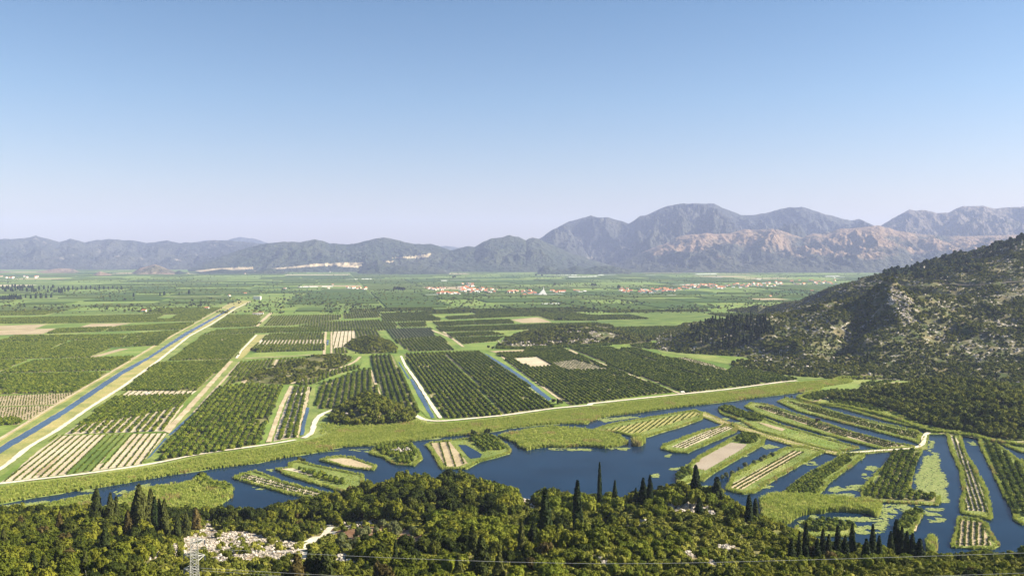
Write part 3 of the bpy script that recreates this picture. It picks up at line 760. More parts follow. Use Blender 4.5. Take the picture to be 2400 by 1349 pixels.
# -- canal with its banks
CAN_L = '-300,1390 0,1222 430,966 840,694 1040,590 1290,424 1640,235'; CAN_R = '-300,1450 0,1270 440,1000 870,708 1062,594 1330,425 1660,233'
bankL = '-300,1330 0,1165 250,1012 530,842 820,672 1080,512 1300,390 1560,245 1650,190'
bankR = '-300,1560 50,1345 200,1222 390,1112 620,952 870,792 1110,617 1330,442 1480,362 1660,247 1770,195'
def strip(a, b): return np.vstack([G(*a), G(*b)[::-1]])
sheet(soilmb('verge'), strip((1, bankL), (1, bankR)), .30)
sheet(soilmb('lush'), strip((1, '-300,1345 0,1185 250,1030 530,860 820,688 1080,524 1300,396 1560,250'), (1, '-300,1380 0,1215 430,960 840,690 1040,588 1290,422 1600,246')), .33)
sheet(DITCH, rough(strip((1, CAN_L), (1, CAN_R)), 10, .8, 9), .36)
ribbon(ROADS, G(1, bankR), 4.2, .40); ribbon(ROADS, G(1, bankL), 3.0, .40, m=1)
sheet(soilmb('lush'), strip((1, bankR), (1, '-300,1640 120,1345 280,1240 440,1130 680,980 900,830 1150,640 1370,455 1520,372 1700,255')), .20)
# -- between canal and first lane
orchard(1, '1100,632 1620,612 1380,828 860,826', 'wide dark block between canal and lane', rs=4.6, ts=3.2)
orchard(1, '800,872 1345,852 1270,935 1000,1000 540,1070 620,1010', 'near dark block between canal and lane', rs=4.6, ts=3.2)
orchard(1, '620,1012 1000,995 1290,925 1160,1108 450,1132', 'near end of the dark block between canal and lane', floor='pale_soil', rs=6.5, ts=3, ang=row_dir(7, '650,600 880,355'))
field(1, '860,826 1380,826 1345,852 800,872', 'pale_soil'); seedlings(G(1, '860,826 1380,826 1345,852 800,872'), AX, 6, 3)
orchard(1, '1425,438 1790,430 1630,600 1500,606 1190,612', 'block beyond the ditch crossing', rs=4.6)
F11 = field(7, '395,362 1170,345 1000,560 640,612 10,688', 'pale_soil'); a11 = row_dir(7, '650,600 880,355')
field(7, '750,358 905,352 640,610 460,636', 'mid_green', .40); field(7, '905,352 935,352 760,545 700,560', 'light_green', .40)
seedlings(F11, a11, 5.0, 1.7, .15, .2); seedlings(F11, a11, 5.0, 1.5, .3, .2)
field(7, '240,640 400,500 420,505 290,640', 'tan_soil', .42)
field(1, '1612,618 1640,618 1190,1125 1150,1112', 'dirt', .42); field(1, '1640,618 1700,622 1500,840 1190,1170 1060,1320 1000,1330 1180,1125', 'lush', .3)
sheet(DITCH, G(1, '1400,945 1412,945 1300,1060 1200,1140 1180,1140 1280,1050'), .45); sheet(DITCH, G(1, '1160,1160 1175,1160 1060,1290 1030,1310'), .45)
ribbon(ROADS, G(1, '1690,622 1500,830 1360,985'), 3, .5, m=1)
ribbon(ROADS, G(1, '1805,432 1700,540 1660,600'), 3.5, .5); ribbon(ROADS, G(1, '1878,430 1795,520'), 4.5, .5); field(1, '1805,432 1870,432 1790,520 1700,600 1660,600', 'verge', .3)
orchard(1, '1515,402 1800,385 2290,378 2290,408 1440,430', 'long band'); orchard(1, '1600,296 1850,292 1810,345 1530,345', 'light block', light=.8, rs=6); orchard(1, '1520,352 1845,348 1790,374 1480,382', 'small dark block')
ribbon(ROADS, G(1, '1910,275 1800,375'), 8, .5, m=1); field(1, '1860,290 1925,275 1860,372 1800,376', 'lush', .3)
orchard(1, '1885,430 2272,415 2280,465 1830,472', 'far part of the block by the two lanes', rs=5); orchard(1, '1850,470 2280,465 2280,500 1800,505', 'striped middle', floor='pale_soil', rs=6, ts=3.3, ang=AX, sc=.8)
orchard(1, '1800,505 2280,500 2282,542 1810,556 1765,540', 'near part', rs=4.6)
field(1, '1720,590 1800,560 2275,545 2285,572 1700,600', 'light_green', .3); ribbon(ROADS, G(1, '1700,600 1950,590 2230,572'), 5, .5, m=1)
# -- centre left
orchard(1, '1690,628 1935,606 1905,655 1740,740 1560,800', 'block left of the scrubby mound', rs=5.2)
orchard(1, '1960,606 2170,596 2140,625 1925,655', 'small block above the mound', rs=5.2)
field(1, '1938,606 1962,606 1925,665 1910,665', 'dirt', .3); field(1, '1690,765 1745,735 1760,750 1720,775', 'dirt', .3)
orchard(1, '1548,806 1760,782 1985,796 1945,905 1925,960 1870,1060 1790,1215 1440,1272 1105,1320 1195,1165', 'largest dense orchard above the white road', rs=5.6, ts=4.2, sc=1.3, ang=row_dir(1, '1250,1290 1500,980'), light=.25)
field(1, '1980,800 2040,800 1960,960 1880,1170 1830,1195 1800,1190 1900,1010', 'light_green', .3); ribbon(ROADS, G(1, '2050,788 1980,930 1885,1195'), 4, .5, m=1)
orchard(1, '2050,800 2170,796 2140,920 2085,1150 1920,1182 2010,920', 'narrow block beside the thin ditch', floor='pale_soil', rs=5.6, ang=row_dir(1, '1950,1160 2060,820'), sc=1.1)
field(1, '2170,800 2190,800 2120,1060 2095,1155 2080,1155 2130,950', 'dirt', .3)
field(2, '380,800 460,760 420,800 400,930 430,960 540,955 440,980 400,1060 380,1140 320,1150 320,1090 360,960', 'lush', .3)
sheet(DITCH, rough(G(2, '355,945 378,945 350,1060 335,1138 308,1140 325,1060'), 8, .5), .45)
orchard(2, '250,775 420,720 640,660 730,650 720,675 560,715 440,765 360,790', 'thin wedge above the ditch', rs=5)
ribbon(ROADS, G(2, '235,782 350,745 470,700 640,650 700,620 735,585'), 4.5, .5, m=1)
field(2, '740,590 790,585 800,665 730,672 560,735 450,775 400,790 460,750 640,690 740,650', 'light_green', .3)
orchard(2, '440,800 480,770 600,735 740,680 800,678 870,880 700,890 560,952 428,952', 'neat rows left of the wooded mound', floor='orchard_floor', rs=6.6, ts=2.6, ang=row_dir(2, '500,945 540,790'), sc=1.15, light=.0)
orchard(2, '798,582 955,574 1150,960 1140,985 1000,930 895,880', 'neat rows behind the wooded mound', rs=6.2, ts=2.6, ang=row_dir(2, '1100,950 950,580'), sc=1.1, light=.0)
ribbon(ROADS, G(2, '805,680 880,885'), 3, .5, m=1)
field(2, '965,575 1010,575 1060,680 1270,1010 1260,1030 1200,1010 1150,960', 'light_green', .3)
sheet(DITCH, rough(G(2, '1080,745 1100,745 1180,870 1255,1015 1235,1022 1150,880'), 8, .5), .45); sheet(DITCH, G(2, '1000,625 1008,625 1080,740 1070,745'), .45)
ribbon(ROADS, G(2, '1018,580 1050,650 1130,760 1210,890 1300,1025'), 3.6, .5)
orchard(2, '1040,568 1300,560 1500,740 1720,1000 1330,1022 1180,800', 'large striped orchard left half', floor='orchard_floor', rs=5.6, ts=2.8, ang=row_dir(2, '1540,1000 1160,565'), light=.35, sc=1.05)
orchard(2, '1310,558 1570,550 1850,740 2090,942 1740,992 1520,740', 'large striped orchard right half', rs=5.6, ts=2.8, ang=row_dir(2, '1960,960 1450,560'), light=.25, sc=1.05)
ribbon(ROADS, G(2, '1572,556 1700,650 1900,800 2065,918'), 4, .5); field(2, '1580,556 1690,560 2160,900 2150,935 2090,930 1900,790', 'light_green', .3)
sheet(DITCH, rough(G(2, '1600,560 1625,572 1760,650 1900,745 2078,885 2055,898 1880,765 1740,670'), 8, .5), .45)
ribbon(ROADS, G(2, '1690,560 1850,680 2150,900'), 3, .5, m=1)
# -- centre right blocks
h1 = G(3, '5,600 170,590 290,655 130,664'); h2 = G(3, '285,630 440,608 690,680 380,682')
orchard(3, '95,530 335,522 560,610 1130,838 900,862 410,930 120,730 -60,595 -100,560 90,555', 'big dark block right of the straight ditch', rs=5.4, ts=2.9, ang=row_dir(3, '700,890 130,560'), holes=[h1, h2])
sheet(soilmb('pale_soil'), h1, .42); sheet(soilmb('pale_soil'), h2, .42); seedlings(h2, row_dir(3, '700,890 130,560'), 4, 1.6, .1, .45)
field(3, '640,760 780,740 1100,830 960,850', 'tan_soil', .42)
ribbon(ROADS, G(3, '345,522 640,640 1130,835'), 4.5, .5, m=1); ribbon(ROADS, G(3, '400,535 700,675 1190,850'), 3, .5, m=1)
orchard(3, '400,527 690,520 1080,650 1535,803 1210,843 800,690', 'long dark block', rs=5.4, ts=2.9, ang=row_dir(3, '1300,830 480,525'))
ribbon(ROADS, G(3, '700,525 1100,660 1560,805'), 5, .5, m=2)
orchard(3, '748,530 870,525 1130,598 1500,690 1760,778 1560,802', 'second long block', rs=5.4, ts=2.9, ang=row_dir(3, '1700,780 820,525'))
field(3, '1140,596 1220,592 1400,640 1545,690 1500,694', 'pale_soil', .42); seedlings(G(3, '1140,596 1220,592 1400,640 1545,690 1500,694'), row_dir(3, '1500,690 1150,595'), 4, 2, .1, .45)
orchard(3, '1540,665 1620,660 2010,745 1790,776 1510,697', 'last block below the hill', rs=5.4, ts=2.9, ang=row_dir(3, '1900,760 1580,665'))
orchard(3, '830,505 980,490 1000,505 900,530', 'small', rs=5); orchard(3, '920,520 1060,512 1080,525 960,535', 'small', rs=5)
field(3, '1000,520 1200,530 1500,600 1800,680 2230,700 2390,725 2020,752 1600,655 1250,590 1050,560', 'lush', .25)
field(2, '1640,548 1880,538 1900,552 1700,562', 'tan_soil', .3)
orchard(2, '1690,562 1960,560 1900,585 1700,590', 'strip', rs=5)
# -- second belt
field(2, '540,410 692,405 712,470 640,520 540,530', 'pale_soil', .3); seedlings(G(2, '540,410 692,405 712,470 640,520 540,530'), row_dir(2, '590,520 610,405'), 7, 3, .1, .3)
orchard(2, '700,402 850,400 880,450 720,470', 'small striped', rs=6.5); orchard(2, '545,535 620,524 650,560 545,568', 'light row', light=.9); orchard(2, '650,562 760,560 1000,562 990,548 760,566', 'x', floor=None, light=.9)
ribbon(ROADS, G(2, '490,412 478,575'), 4.5, .5, m=1); sheet(DITCH, G(2, '498,470 512,470 508,505 497,505'), .45); ribbon(ROADS, G(2, '530,412 530,570'), 3, .5, m=1)
field(2, '860,400 930,392 1000,470 970,490', 'light_green', .25)
field(2, '905,392 1230,385 1262,450 960,468', 'leafgrey', .3) if False else None
orchard(2, '905,392 1230,385 1262,446 960,466', 'olive grove', rs=6, light=3.0)
orchard(2, '965,470 1300,446 1400,540 1085,550', 'square block', rs=6, ts=3)
field(2, '1200,385 1240,370 1300,420 1440,500 1690,475 1700,510 1640,540 1450,540 1300,440', 'light_green', .25); ribbon(ROADS, G(2, '1205,390 1300,425 1385,460'), 6, .5, m=1); ribbon(ROADS, G(2, '1300,400 1460,520'), 5, .5, m=1)
for s in ('1255,382 1620,370 1650,403 1300,413', '1345,425 1640,410 1750,432 1380,450', '1392,456 1745,445 1690,478 1460,500', '1245,345 1520,335 1540,360 1280,375', '1530,333 1780,325 1820,353 1550,362', '1330,306 1520,296 1540,318 1350,326', '1525,294 1850,283 1860,305 1545,318', '1600,372 2000,357 2398,350 2500,370 2398,383 1990,395 1660,403',
          '110,302 600,292 590,325 430,345 230,368 60,370', '450,345 860,330 880,342 980,350 995,380 430,383 300,372', '610,285 870,275 870,310 620,320', '880,282 1175,275 1300,320 1290,333 890,342', '1000,350 1190,342 1200,375 1010,380', '0,388 990,385 900,402 0,416', '670,252 1240,240 1250,262 660,275', '1160,270 1500,240 1500,280 1170,290', '1870,260 2000,250 2398,300 2398,335 2100,330'):
    orchard(2, s, 'second belt', rs=6, ts=3.2)
field(2, '1790,326 1980,310 2080,345 1870,350', 'tan_soil', .3)
field(2, '1810,268 1980,262 2000,275 1900,278', 'tan_soil', .3); field(2, '1880,276 1990,275 2060,300 1940,305', 'light_green', .3)
field(2, '2100,395 2240,380 2220,400 2120,412', 'light_green', .3)

# ------------------------------------------------------------------ far parcels
Uv = np.array([math.cos(AX), math.sin(AX)]); Vv = np.array([math.cos(VX), math.sin(VX)])
lim_x = [-400, 0, 600, 1100, 1400, 1500, 1560, 1700, 2600]; lim_y = [746, 746, 731, 734, 757, 785, 800, 806, 806]
canopy = MB(); rr_ = random.Random(4)
def parcel(u0, u1, v0, v1):
    gap = 3 + (u0 / 1500)
    q = np.array([Uv * a + Vv * b for a, b in ((u0 + gap, v0 + gap), (u0 + gap, v1 - gap), (u1 - gap, v1 - gap), (u1 - gap, v0 + gap))])
    c_ = q.mean(0)
    if c_[1] < 1250 or c_[1] > 9600: return
    px_, py_ = PX(c_[0], c_[1], 0.0)
    qx, qy = PX(q[:, 0], q[:, 1], 0 * q[:, 0])
    if px_ < -150 or px_ > 2550 or qy.max() > np.interp(px_, lim_x, lim_y): return
    if px_ > 1650 and right_z(*c_) > -2 and c_[1] < 2900: return
    if seg_dist(c_[0], c_[1], canal_far) < 50 or seg_dist(c_[0], c_[1], canal_far2) < 60: return
    if inpoly(c_[None], mound_f[3][0])[0]: return
    r = rr_.random(); n = vnoise(c_[0] / 900, c_[1] / 900, 5); near = c_[1] < 2700
    r = r + (n - .5) * .5
    po = .60 if near else (.52 if c_[1] < 4500 else .40)
    if px_ < 620: po *= .75
    if r < po:
        if c_[1] < 2450: orchard(2, '', 'far', poly=q, rs=6.5, ts=3.8, light=rr_.choice([.05, .1, .5]), sc=1.15)
        else:
            h = 2.6; jq = q
            sheet(canopy, jq, h, rr_.choice([0, 0, 1, 2]), .05)
    elif r < po + .26: ZL[0] += .0001; sheet(soilmb('mid_green'), q, .12)
    elif r < po + .42: sheet(soilmb('light_green'), q, .12)
    elif r < po + .50: sheet(soilmb('dark_green'), q, .12)
    elif r < po + .54: sheet(soilmb('tan_soil'), q, .12)
    elif r < po + .555 and c_[1] > 2500: sheet(soilmb('pale_soil'), q, .12)
canal_far = G(0, '560,712 660,690 700,688'); canal_far = np.vstack([canal_far, canal_far[::-1]])
canal_far2 = G(1, '1290,424 1640,235 1770,195'); canal_far2 = np.vstack([canal_far2, canal_far2[::-1]])
def split(u0, u1, v0, v1):
    k = 1 + max(0, u0 - 1500) / 3500
    du, dv = u1 - u0, v1 - v0
    if du < 0: return
    mu, mv = 85 * k * 1.4, 150 * k
    if du > mu * (1 + rr_.random()) or dv > mv * (1 + rr_.random() * 1.2):
        if du / mu > dv / mv: c_ = u0 + du * (.35 + .3 * rr_.random()); split(u0, c_, v0, v1); split(c_, u1, v0, v1)
        else: c_ = v0 + dv * (.35 + .3 * rr_.random()); split(u0, u1, v0, c_); split(u0, u1, c_, v1)
    else: parcel(u0, u1, v0, v1)
split(1100, 10500, -4800, 8200)
for y_, x0_, x1_ in ((693, 0, 560), (668, 0, 700), (655, 600, 1900), (703, 700, 1500), (722, 620, 1900), (672, 1000, 1900), (640, 200, 1900)):
    ribbon(ROADS, G(0, ' '.join('%d,%.1f' % (x, y_ + (x - 900) * -.006 + (4 if y_ > 700 else 1.2) * math.sin(x / 170 + y_)) for x in range(x0_, x1_ + 1, 60))), 7 if y_ > 700 else 11, .25, m=rr_.choice([1, 2]), step=60)

# ------------------------------------------------------------------ reed bank, river, islands
BANK_T = P(7, '-400,745 0,702 280,668 560,638 900,588 1080,562 1400,492 1900,424 2110,388').tolist() + P(2, '380,1152 520,1080 900,1060 1130,1000 1220,1048 1330,1042 1750,1002 2100,952 2398,926').tolist() + P(3, '500,925 1200,852 1500,822 1900,767 2020,757 2390,722').tolist()
BANK_B = P(7, '-400,900 0,842 100,825 300,790 600,745 870,700 1100,660 1400,610 1800,560 2000,520 2240,480 2400,468').tolist() + P(2, '440,1255 600,1225 820,1215 960,1195 1110,1182 1300,1155 1500,1135 1640,1120 1780,1095 1990,1070').tolist() + P(3, '350,1062 520,1062 590,1030 700,1005 880,985 1000,965 1350,925 1700,880 2040,835 2140,812 2390,770').tolist()
BANK_T = np.array(BANK_T); BANK_B = np.array(BANK_B)
bank_poly = np.vstack([W(BANK_T[:, 0], BANK_T[:, 1] + 3), W(BANK_B[:, 0], BANK_B[:, 1])[::-1]])
road_bank = W(BANK_T[:, 0], BANK_T[:, 1])
river = np.vstack([W(BANK_B[:, 0], BANK_B[:, 1] - 5), W(np.array([2050, 2400, 3000, 3000, 1200, -600]), np.array([880, 930, 930, 1500, 1500, 1500]))])
sheet(WAT, river, .20)
LAND = MB(); REEDP = []; ISL_R = []
def fill_points(poly, sp_, z=0., jit=.5):
    return np.column_stack([(q := grid_points(poly, .3, sp_, sp_, sp_ * .35 * jit / .5, .0)), np.full(len(q), z)])
def reed_fill(poly, z=.5, sp_=1.35, bank=1.0): p = fill_points(poly, sp_, z); REEDP.append(np.column_stack([p, np.full(len(p), bank)]))
def reed_edge(poly, w=3.0, z=.5, sp_=1.2, bank=1.0, prob=1.0):
    p = grid_points(poly, .3, sp_, sp_, .35, 0)
    if len(p) == 0: return
    d = seg_dist(p[:, 0], p[:, 1], poly)
    p = p[(d < w * (.55 + .9 * vnoise(p[:, 0] / 8, p[:, 1] / 8, 2))) & (RS.rand(len(p)) < prob)]
    REEDP.append(np.column_stack([p, np.full(len(p), z), np.full(len(p), bank)]))
sheet(LAND, rough(bank_poly, 8, 2.0, 3), .55, 0, -.2)
pb_ = fill_points(bank_poly, 1.35, .5); db_ = seg_dist(pb_[:, 0], pb_[:, 1], np.vstack([road_bank, road_bank[::-1]]))
tb_ = seg_dist(pb_[:, 0], pb_[:, 1], np.vstack([W(BANK_B[:, 0], BANK_B[:, 1]), W(BANK_B[:, 0], BANK_B[:, 1])[::-1]]))
pb_k = db_ > 6.5; pb_h = np.clip((db_ - 5) / 9, .30, 1) * np.where(tb_ < 12, .66, .45) * (.8 + .4 * vnoise(pb_[:, 0] / 25, pb_[:, 1] / 25, 6))
REEDP.append(np.column_stack([pb_, pb_h])[pb_k])
ribbon(ROADS, W(*P(7, '-400,745 0,702 280,668 560,638 900,588 1080,562 1400,492 1900,424 2110,388').T), 4.0, .62)
ribbon(ROADS, np.vstack([W(*P(7, '2110,388 2175,368 2195,340 2210,270 2240,225 2300,195').T), W(*P(2, '520,962 570,955').T)]), 4.5, .62)
ribbon(ROADS, np.vstack([W(*P(2, '1115,995 1150,1020 1220,1046 1330,1040 1750,1000 2100,950 2398,924').T), W(*P(3, '500,924 1200,850 1500,820 1900,765 2020,755').T)]), 5.0, .62)
field(2, '380,1150 410,1080 440,1000 560,960 1130,1000 1220,1050 900,1070 520,1090', 'lush', .35); reed_edge(G(2, '440,1140 450,1060 1100,1060 1150,1040 1200,1060 520,1120'), 30, .3, 2.2, .6, .7)

def island(c_, s, z=.75, ew=3.0, rb=.85, m=0, prob=1.0, poly=None):
    rb *= .62; ew *= .62
    p = rough(G(c_, s) if poly is None else poly, 5, .5, len(s))
    t_ = np.roll(p, -1, 0) - np.roll(p, 1, 0); t_ /= np.linalg.norm(t_, axis=1)[:, None] + 1e-9; ar = np.dot(p[:, 0], np.roll(p[:, 1], -1)) - np.dot(p[:, 1], np.roll(p[:, 0], -1))
    if poly is None: p = p + np.stack([-t_[:, 1], t_[:, 0]], -1) * (1.3 if ar > 0 else -1.3)
    sheet(LAND, p, z, m, -.1); reed_edge(p, ew, z - .25, 1.15, rb, prob); f_ = fill_points(p, 1.9, z - .1); REEDP.append(np.column_stack([f_, 0.13 + .2 * vnoise(f_[:, 0] / 9, f_[:, 1] / 9, 4)])); return p
PLOTS = []
def plot(c_, s, mk, z=.82):
    p = G(c_, s); PLOTS.append(p if mk != 'light_green' else p[:0]); sheet(soilmb(mk), rough(p, 5, .35), z); return p
TREE_ISL = []
# A: long vegetable strip and the reed island
island(3, '560,1103 700,1060 1000,1010 1290,962 1345,985 1350,1030 1240,1070 930,1165 870,1160 740,1125 570,1112', ew=4)
p = plot(3, '620,1112 1270,980 1320,1000 880,1132 760,1122', 'verge'); seedlings(p, row_dir(3, '700,1120 760,1080'), 4.2, 1.5, .1, .85)
p = island(6, '1095,372 1180,350 1300,330 1450,310 1650,318 1800,338 1960,370 2025,420 1960,440 1860,455 1700,440 1560,452 1450,445 1300,470 1240,445 1220,415 1150,392', ew=3); reed_fill(p, .5, 1.5, .9)
p = island(6, '2035,405 2060,380 2110,385 2140,410 2110,440 2060,440'); reed_fill(p, .5, 1.2, 1.4)
# B: pale plot
island(3, '1035,1238 1050,1210 1330,1110 1560,1055 1605,1090 1580,1122 1400,1200 1240,1270 1130,1266', ew=4.5)
p = plot(3, '1120,1225 1480,1064 1560,1070 1552,1092 1215,1235', 'pale_soil'); seedlings(p, row_dir(3, '1165,1230 1520,1068'), 3.2, 2.0, .1, .85)
# C: grey plot
island(5, '-60,700 -30,620 100,510 340,380 420,345 540,360 595,390 580,430 430,515 220,640 160,690 80,690 0,720', ew=5)
plot(5, '70,592 110,540 340,415 452,428 420,462 160,612', 'grey_soil'); orchard(5, '360,400 400,365 470,352 540,372 500,420 440,425', 'dark bushes beside the grey plot', floor=None, z=.7, rs=3.6, ts=3)
orchard(5, '-60,690 -20,620 60,590 60,640 10,670', 'x', floor=None, z=.7, rs=3.6, ts=3)
# D: dyke with a path
dk = np.vstack([G(5, '60,196 160,200 300,262 560,345 800,412 1010,462 1110,482'), G(5, '1100,505 990,485 780,440 540,372 280,290 130,232')]); island(5, '', .85, 2.6, .55, 1, .8, poly=dk)
ribbon(ROADS, G(5, '80,205 150,222 300,275 560,356 800,424 1100,492'), 1.6, .98, m=1)
# E, F, G: long strips right
island(5, '235,178 300,152 420,188 570,240 700,290 900,350 1100,410 1260,452 1110,482 1000,470 700,382 500,322 400,262 260,212', ew=3.5)
orchard(5, '250,178 300,160 420,195 570,245 560,268 470,262 380,228', 'dark bushes on the island strip beside the river', floor=None, z=.75, rs=3.4, ts=2.8)
plot(5, '560,275 640,285 900,372 1180,450 1100,468 800,390', 'light_green'); plot(5, '520,270 600,285 720,320 700,335 600,305', 'tan_soil', .86)
island(5, '425,160 480,132 600,145 760,200 950,260 1200,340 1500,420 1645,440 1640,460 1400,462 1300,442 1000,362 700,272 550,222', ew=3.5)
p = plot(5, '500,160 590,162 950,278 1560,440 1420,448 1000,335', 'tan_soil'); seedlings(p, row_dir(5, '550,165 1480,440'), 4.4, 1.0, .05, .85)
island(5, '655,125 740,98 900,140 1150,220 1400,280 1650,330 1695,360 1665,432 1600,402 1300,322 1100,272 800,192', ew=3)
p = plot(5, '720,120 900,158 1400,298 1660,350 1640,390 1300,305 900,195', 'orchard_floor'); seedlings(p, row_dir(5, '720,120 1640,370'), 2.5, 1.2, .2, .85)
island(5, '960,150 1250,140 1500,200 1700,300 1900,330 1900,345 1700,330 1600,305 1400,255 1100,170', ew=6, z=.6)
# right mainland
main = G(5, '800,100 920,55 1000,0 1100,-40 2900,-40 3400,500 2600,480 2300,430 2180,415 2050,380 1850,350 1740,345 1640,310 1480,250 1300,205 1100,160 960,150 860,130')
sheet(LAND, rough(main, 8, 1.5), .5, 0, -.1); reed_edge(main, 3, .4)
orchard(5, '820,100 930,62 1080,45 1230,50 1100,75 950,120', 'low orchard beside the river mouth', floor=None, z=.5, rs=4.5)
ribbon(ROADS, G(5, '880,135 960,115 1100,75 1180,60'), 3, .9, m=1); plot(5, '910,40 1000,10 1150,0 1250,15 1150,45 1000,50', 'light_green', .6)
for s_ in ('1250,0 1500,-20 1350,15 1280,20', '1370,15 1700,-5 1750,5 1600,28', '2000,-10 2400,-15 2398,20 2150,30', '1020,130 1200,95 1250,130 1450,190 1380,200 1200,165'):
    orchard(5, s_, 'mainland orchard on the right', floor=None, z=.5, rs=5)
ribbon(ROADS, G(5, '1260,20 1450,-5 1550,-12'), 4, .7, m=1); plot(5, '2240,25 2350,10 2500,0 2500,30 2300,35', 'light_green', .6); plot(5, '1550,20 1650,0 1750,-10 1760,0 1650,15', 'light_green', .6)
# trail of pale gravel
ribbon(ROADS, G(5, '1095,492 1200,488 1400,470 1640,458 1680,440 1700,400 1690,365 1740,342'), 3.6, 1.05)
ribbon(ROADS, G(5, '1740,344 1850,352 2050,378 2180,412 2300,418 2500,405'), 3.0, 1.05, m=1)
island(5, '1090,500 1095,482 1400,458 1640,446 1670,400 1680,350 1745,325 1900,340 1900,360 1740,360 1730,460 1640,475 1400,485 1200,505', ew=1.5, rb=.6, prob=.6)
# H: brown plot with silver bushes
island(5, '285,742 340,640 600,500 720,450 870,438 1015,480 960,505 700,655 520,772 430,782 340,762', ew=4.5)
p = plot(5, '300,732 770,475 855,480 420,747', 'dirt'); seedlings(p, row_dir(5, '360,735 810,478'), 3.4, 1.1, .05, .85)
# I: dark orchard strip
island(5, '700,765 850,640 1140,488 1285,490 1295,510 1150,622 1062,682 1000,752 960,802 820,802 720,785', ew=3)
orchard(5, '712,755 1140,500 1225,506 1010,675 940,790 800,785', 'narrow island orchard between two pools', floor=None, z=.75, rs=3.4, ts=2.6, ang=row_dir(5, '800,770 1190,505'), sc=.8, light=.4)
# J: dark block with pale gaps
island(5, '1245,802 1240,740 1330,640 1400,580 1480,480 1660,462 1700,470 1650,560 1610,750 1830,800 1812,862 1300,835', ew=2.5)
plot(5, '1270,795 1450,560 1490,478 1655,472 1600,760 1780,795 1770,835 1300,812', 'orchard_floor'); orchard(5, '1275,790 1450,560 1490,480 1655,472 1600,760 1780,792 1770,832 1300,810', 'dark square island orchard left of the floating leaves', floor=None, z=.8, rs=4.0, ts=2.7, ang=row_dir(5, '1440,800 1570,480'), sc=.95, light=.0)
# K: striped vegetable strip
island(5, '1838,350 1900,350 1965,370 2000,480 2080,600 2150,750 2202,940 2172,968 1932,908 1950,760 1940,620 1870,470', ew=3)
p = plot(5, '1882,362 1925,385 2040,600 2155,905 1975,892 1990,700 1950,560', 'pale_soil'); seedlings(p, row_dir(5, '2060,890 1900,370'), 2.6, .8, .1, .85); 
island(5, '1918,932 2100,960 2162,1000 2245,1142 2180,1175 1868,1152 1900,1030', ew=2.5); p = plot(5, '1945,962 2100,978 2172,1140 1910,1150', 'tan_soil'); seedlings(p, row_dir(5, '2000,1150 2010,965'), 2.8, .9, .1, .85)
# L: right orchard
island(5, '2060,382 2150,388 2300,480 2400,560 2560,700 2800,1000 2380,998 2300,955 2290,865 2230,765 2150,595 2085,455', ew=3)
orchard(5, '2110,402 2200,430 2400,610 2560,820 2560,950 2345,930 2200,620', 'island orchard by the right edge', floor=None, z=.8, rs=4.4, ts=2.8, ang=row_dir(5, '2350,900 2150,420'), sc=.95, light=.1)
island(5, '2230,425 2330,425 2560,470 2560,520 2360,480', ew=3); island(5, '2320,540 2380,560 2560,700 2500,560 2380,535', ew=3)
p = island(5, '535,830 620,790 900,800 1300,830 1405,860 1395,930 1350,940 1300,915 1100,902 860,925 740,988 560,1010', ew=3); reed_fill(p, .5, 1.3, 1.15)
island(5, '1480,1040 1550,900 1640,878 1712,920 1620,1070', ew=2); orchard(5, '1510,1020 1560,915 1650,890 1680,905 1600,1020', 'small island orchard behind the row of cypresses', floor=None, z=.7, rs=3.5, ts=2.8); plot(5, '1660,925 1690,915 1640,1040 1610,1040', 'dirt')
island(5, '760,1020 850,970 1080,960 1240,1000 1200,1080 900,1080', ew=2, rb=.8); orchard(5, '840,1000 900,975 1080,970 1200,1000 1150,1040 900,1040', 'dark orchard behind the cypress row', floor=None, z=.7, rs=3.6, ts=2.8)
p = island(5, '1710,1090 1760,1075 1800,1130 1790,1200 1700,1200', ew=2); reed_fill(p, .5, 1.5, 1.1)
# left islands
island(6, '180,492 250,430 430,412 500,420 560,470 582,530 520,582 380,572 350,562 280,522', ew=3.5); orchard(6, '240,450 420,425 500,435 520,500 500,570 400,565 370,520 290,500', 'bushy islet with the white rock pile', floor=None, z=.75, rs=3.2, ts=2.8, light=.8)
ib = G(6, '590,432 640,412 760,402 905,385 925,355 1062,365 1120,400 1198,465 1180,492 1080,522 970,552 880,600 700,600 650,512')
island(6, '', poly=ib, ew=3.5)
p = plot(6, '625,422 760,410 890,562 805,590 735,585', 'tan_soil'); seedlings(p, row_dir(6, '700,580 660,425') , 6.5, 1.5, .1, .85)
PLOTS.append(rough(G(6, '820,432 880,433 990,500 980,522 910,532 870,492'), 5, .8)); sheet(WAT, PLOTS[-1], .92)
orchard(6, '905,392 930,365 1060,372 1160,462 990,480', 'small island orchard beside its own pond', floor=None, z=.75, rs=3.6, ts=2.8, ang=row_dir(6, '1080,460 970,380'))
island(7, '2225,540 2300,518 2400,508 2480,515 2660,580 2640,612 2500,602 2400,585', ew=3); plot(7, '2300,535 2400,525 2470,532 2640,592 2590,610 2400,570', 'tan_soil')
island(7, '1928,600 2020,590 2005,560 2100,543 2250,580 2420,612 2560,640 2600,780 2400,762 2150,692 1990,642', ew=4); plot(7, '1960,598 2060,596 2200,640 2200,655 2060,620', 'pale_soil'); orchard(7, '2080,600 2200,625 2420,690 2400,725 2200,660', 'dark bushes on the strip near the wooded knoll', floor=None, z=.75, rs=3.6)
island(7, '1620,662 1740,620 1800,613 1900,650 2000,690 2200,740 2400,790 2560,850 2250,825 2000,778 1700,692', ew=3); p = plot(7, '1662,666 1740,635 2400,815 2390,835 2250,815', 'pale_soil'); seedlings(p, row_dir(7, '1700,650 2390,828'), 3.8, 1.3, .1, .85)
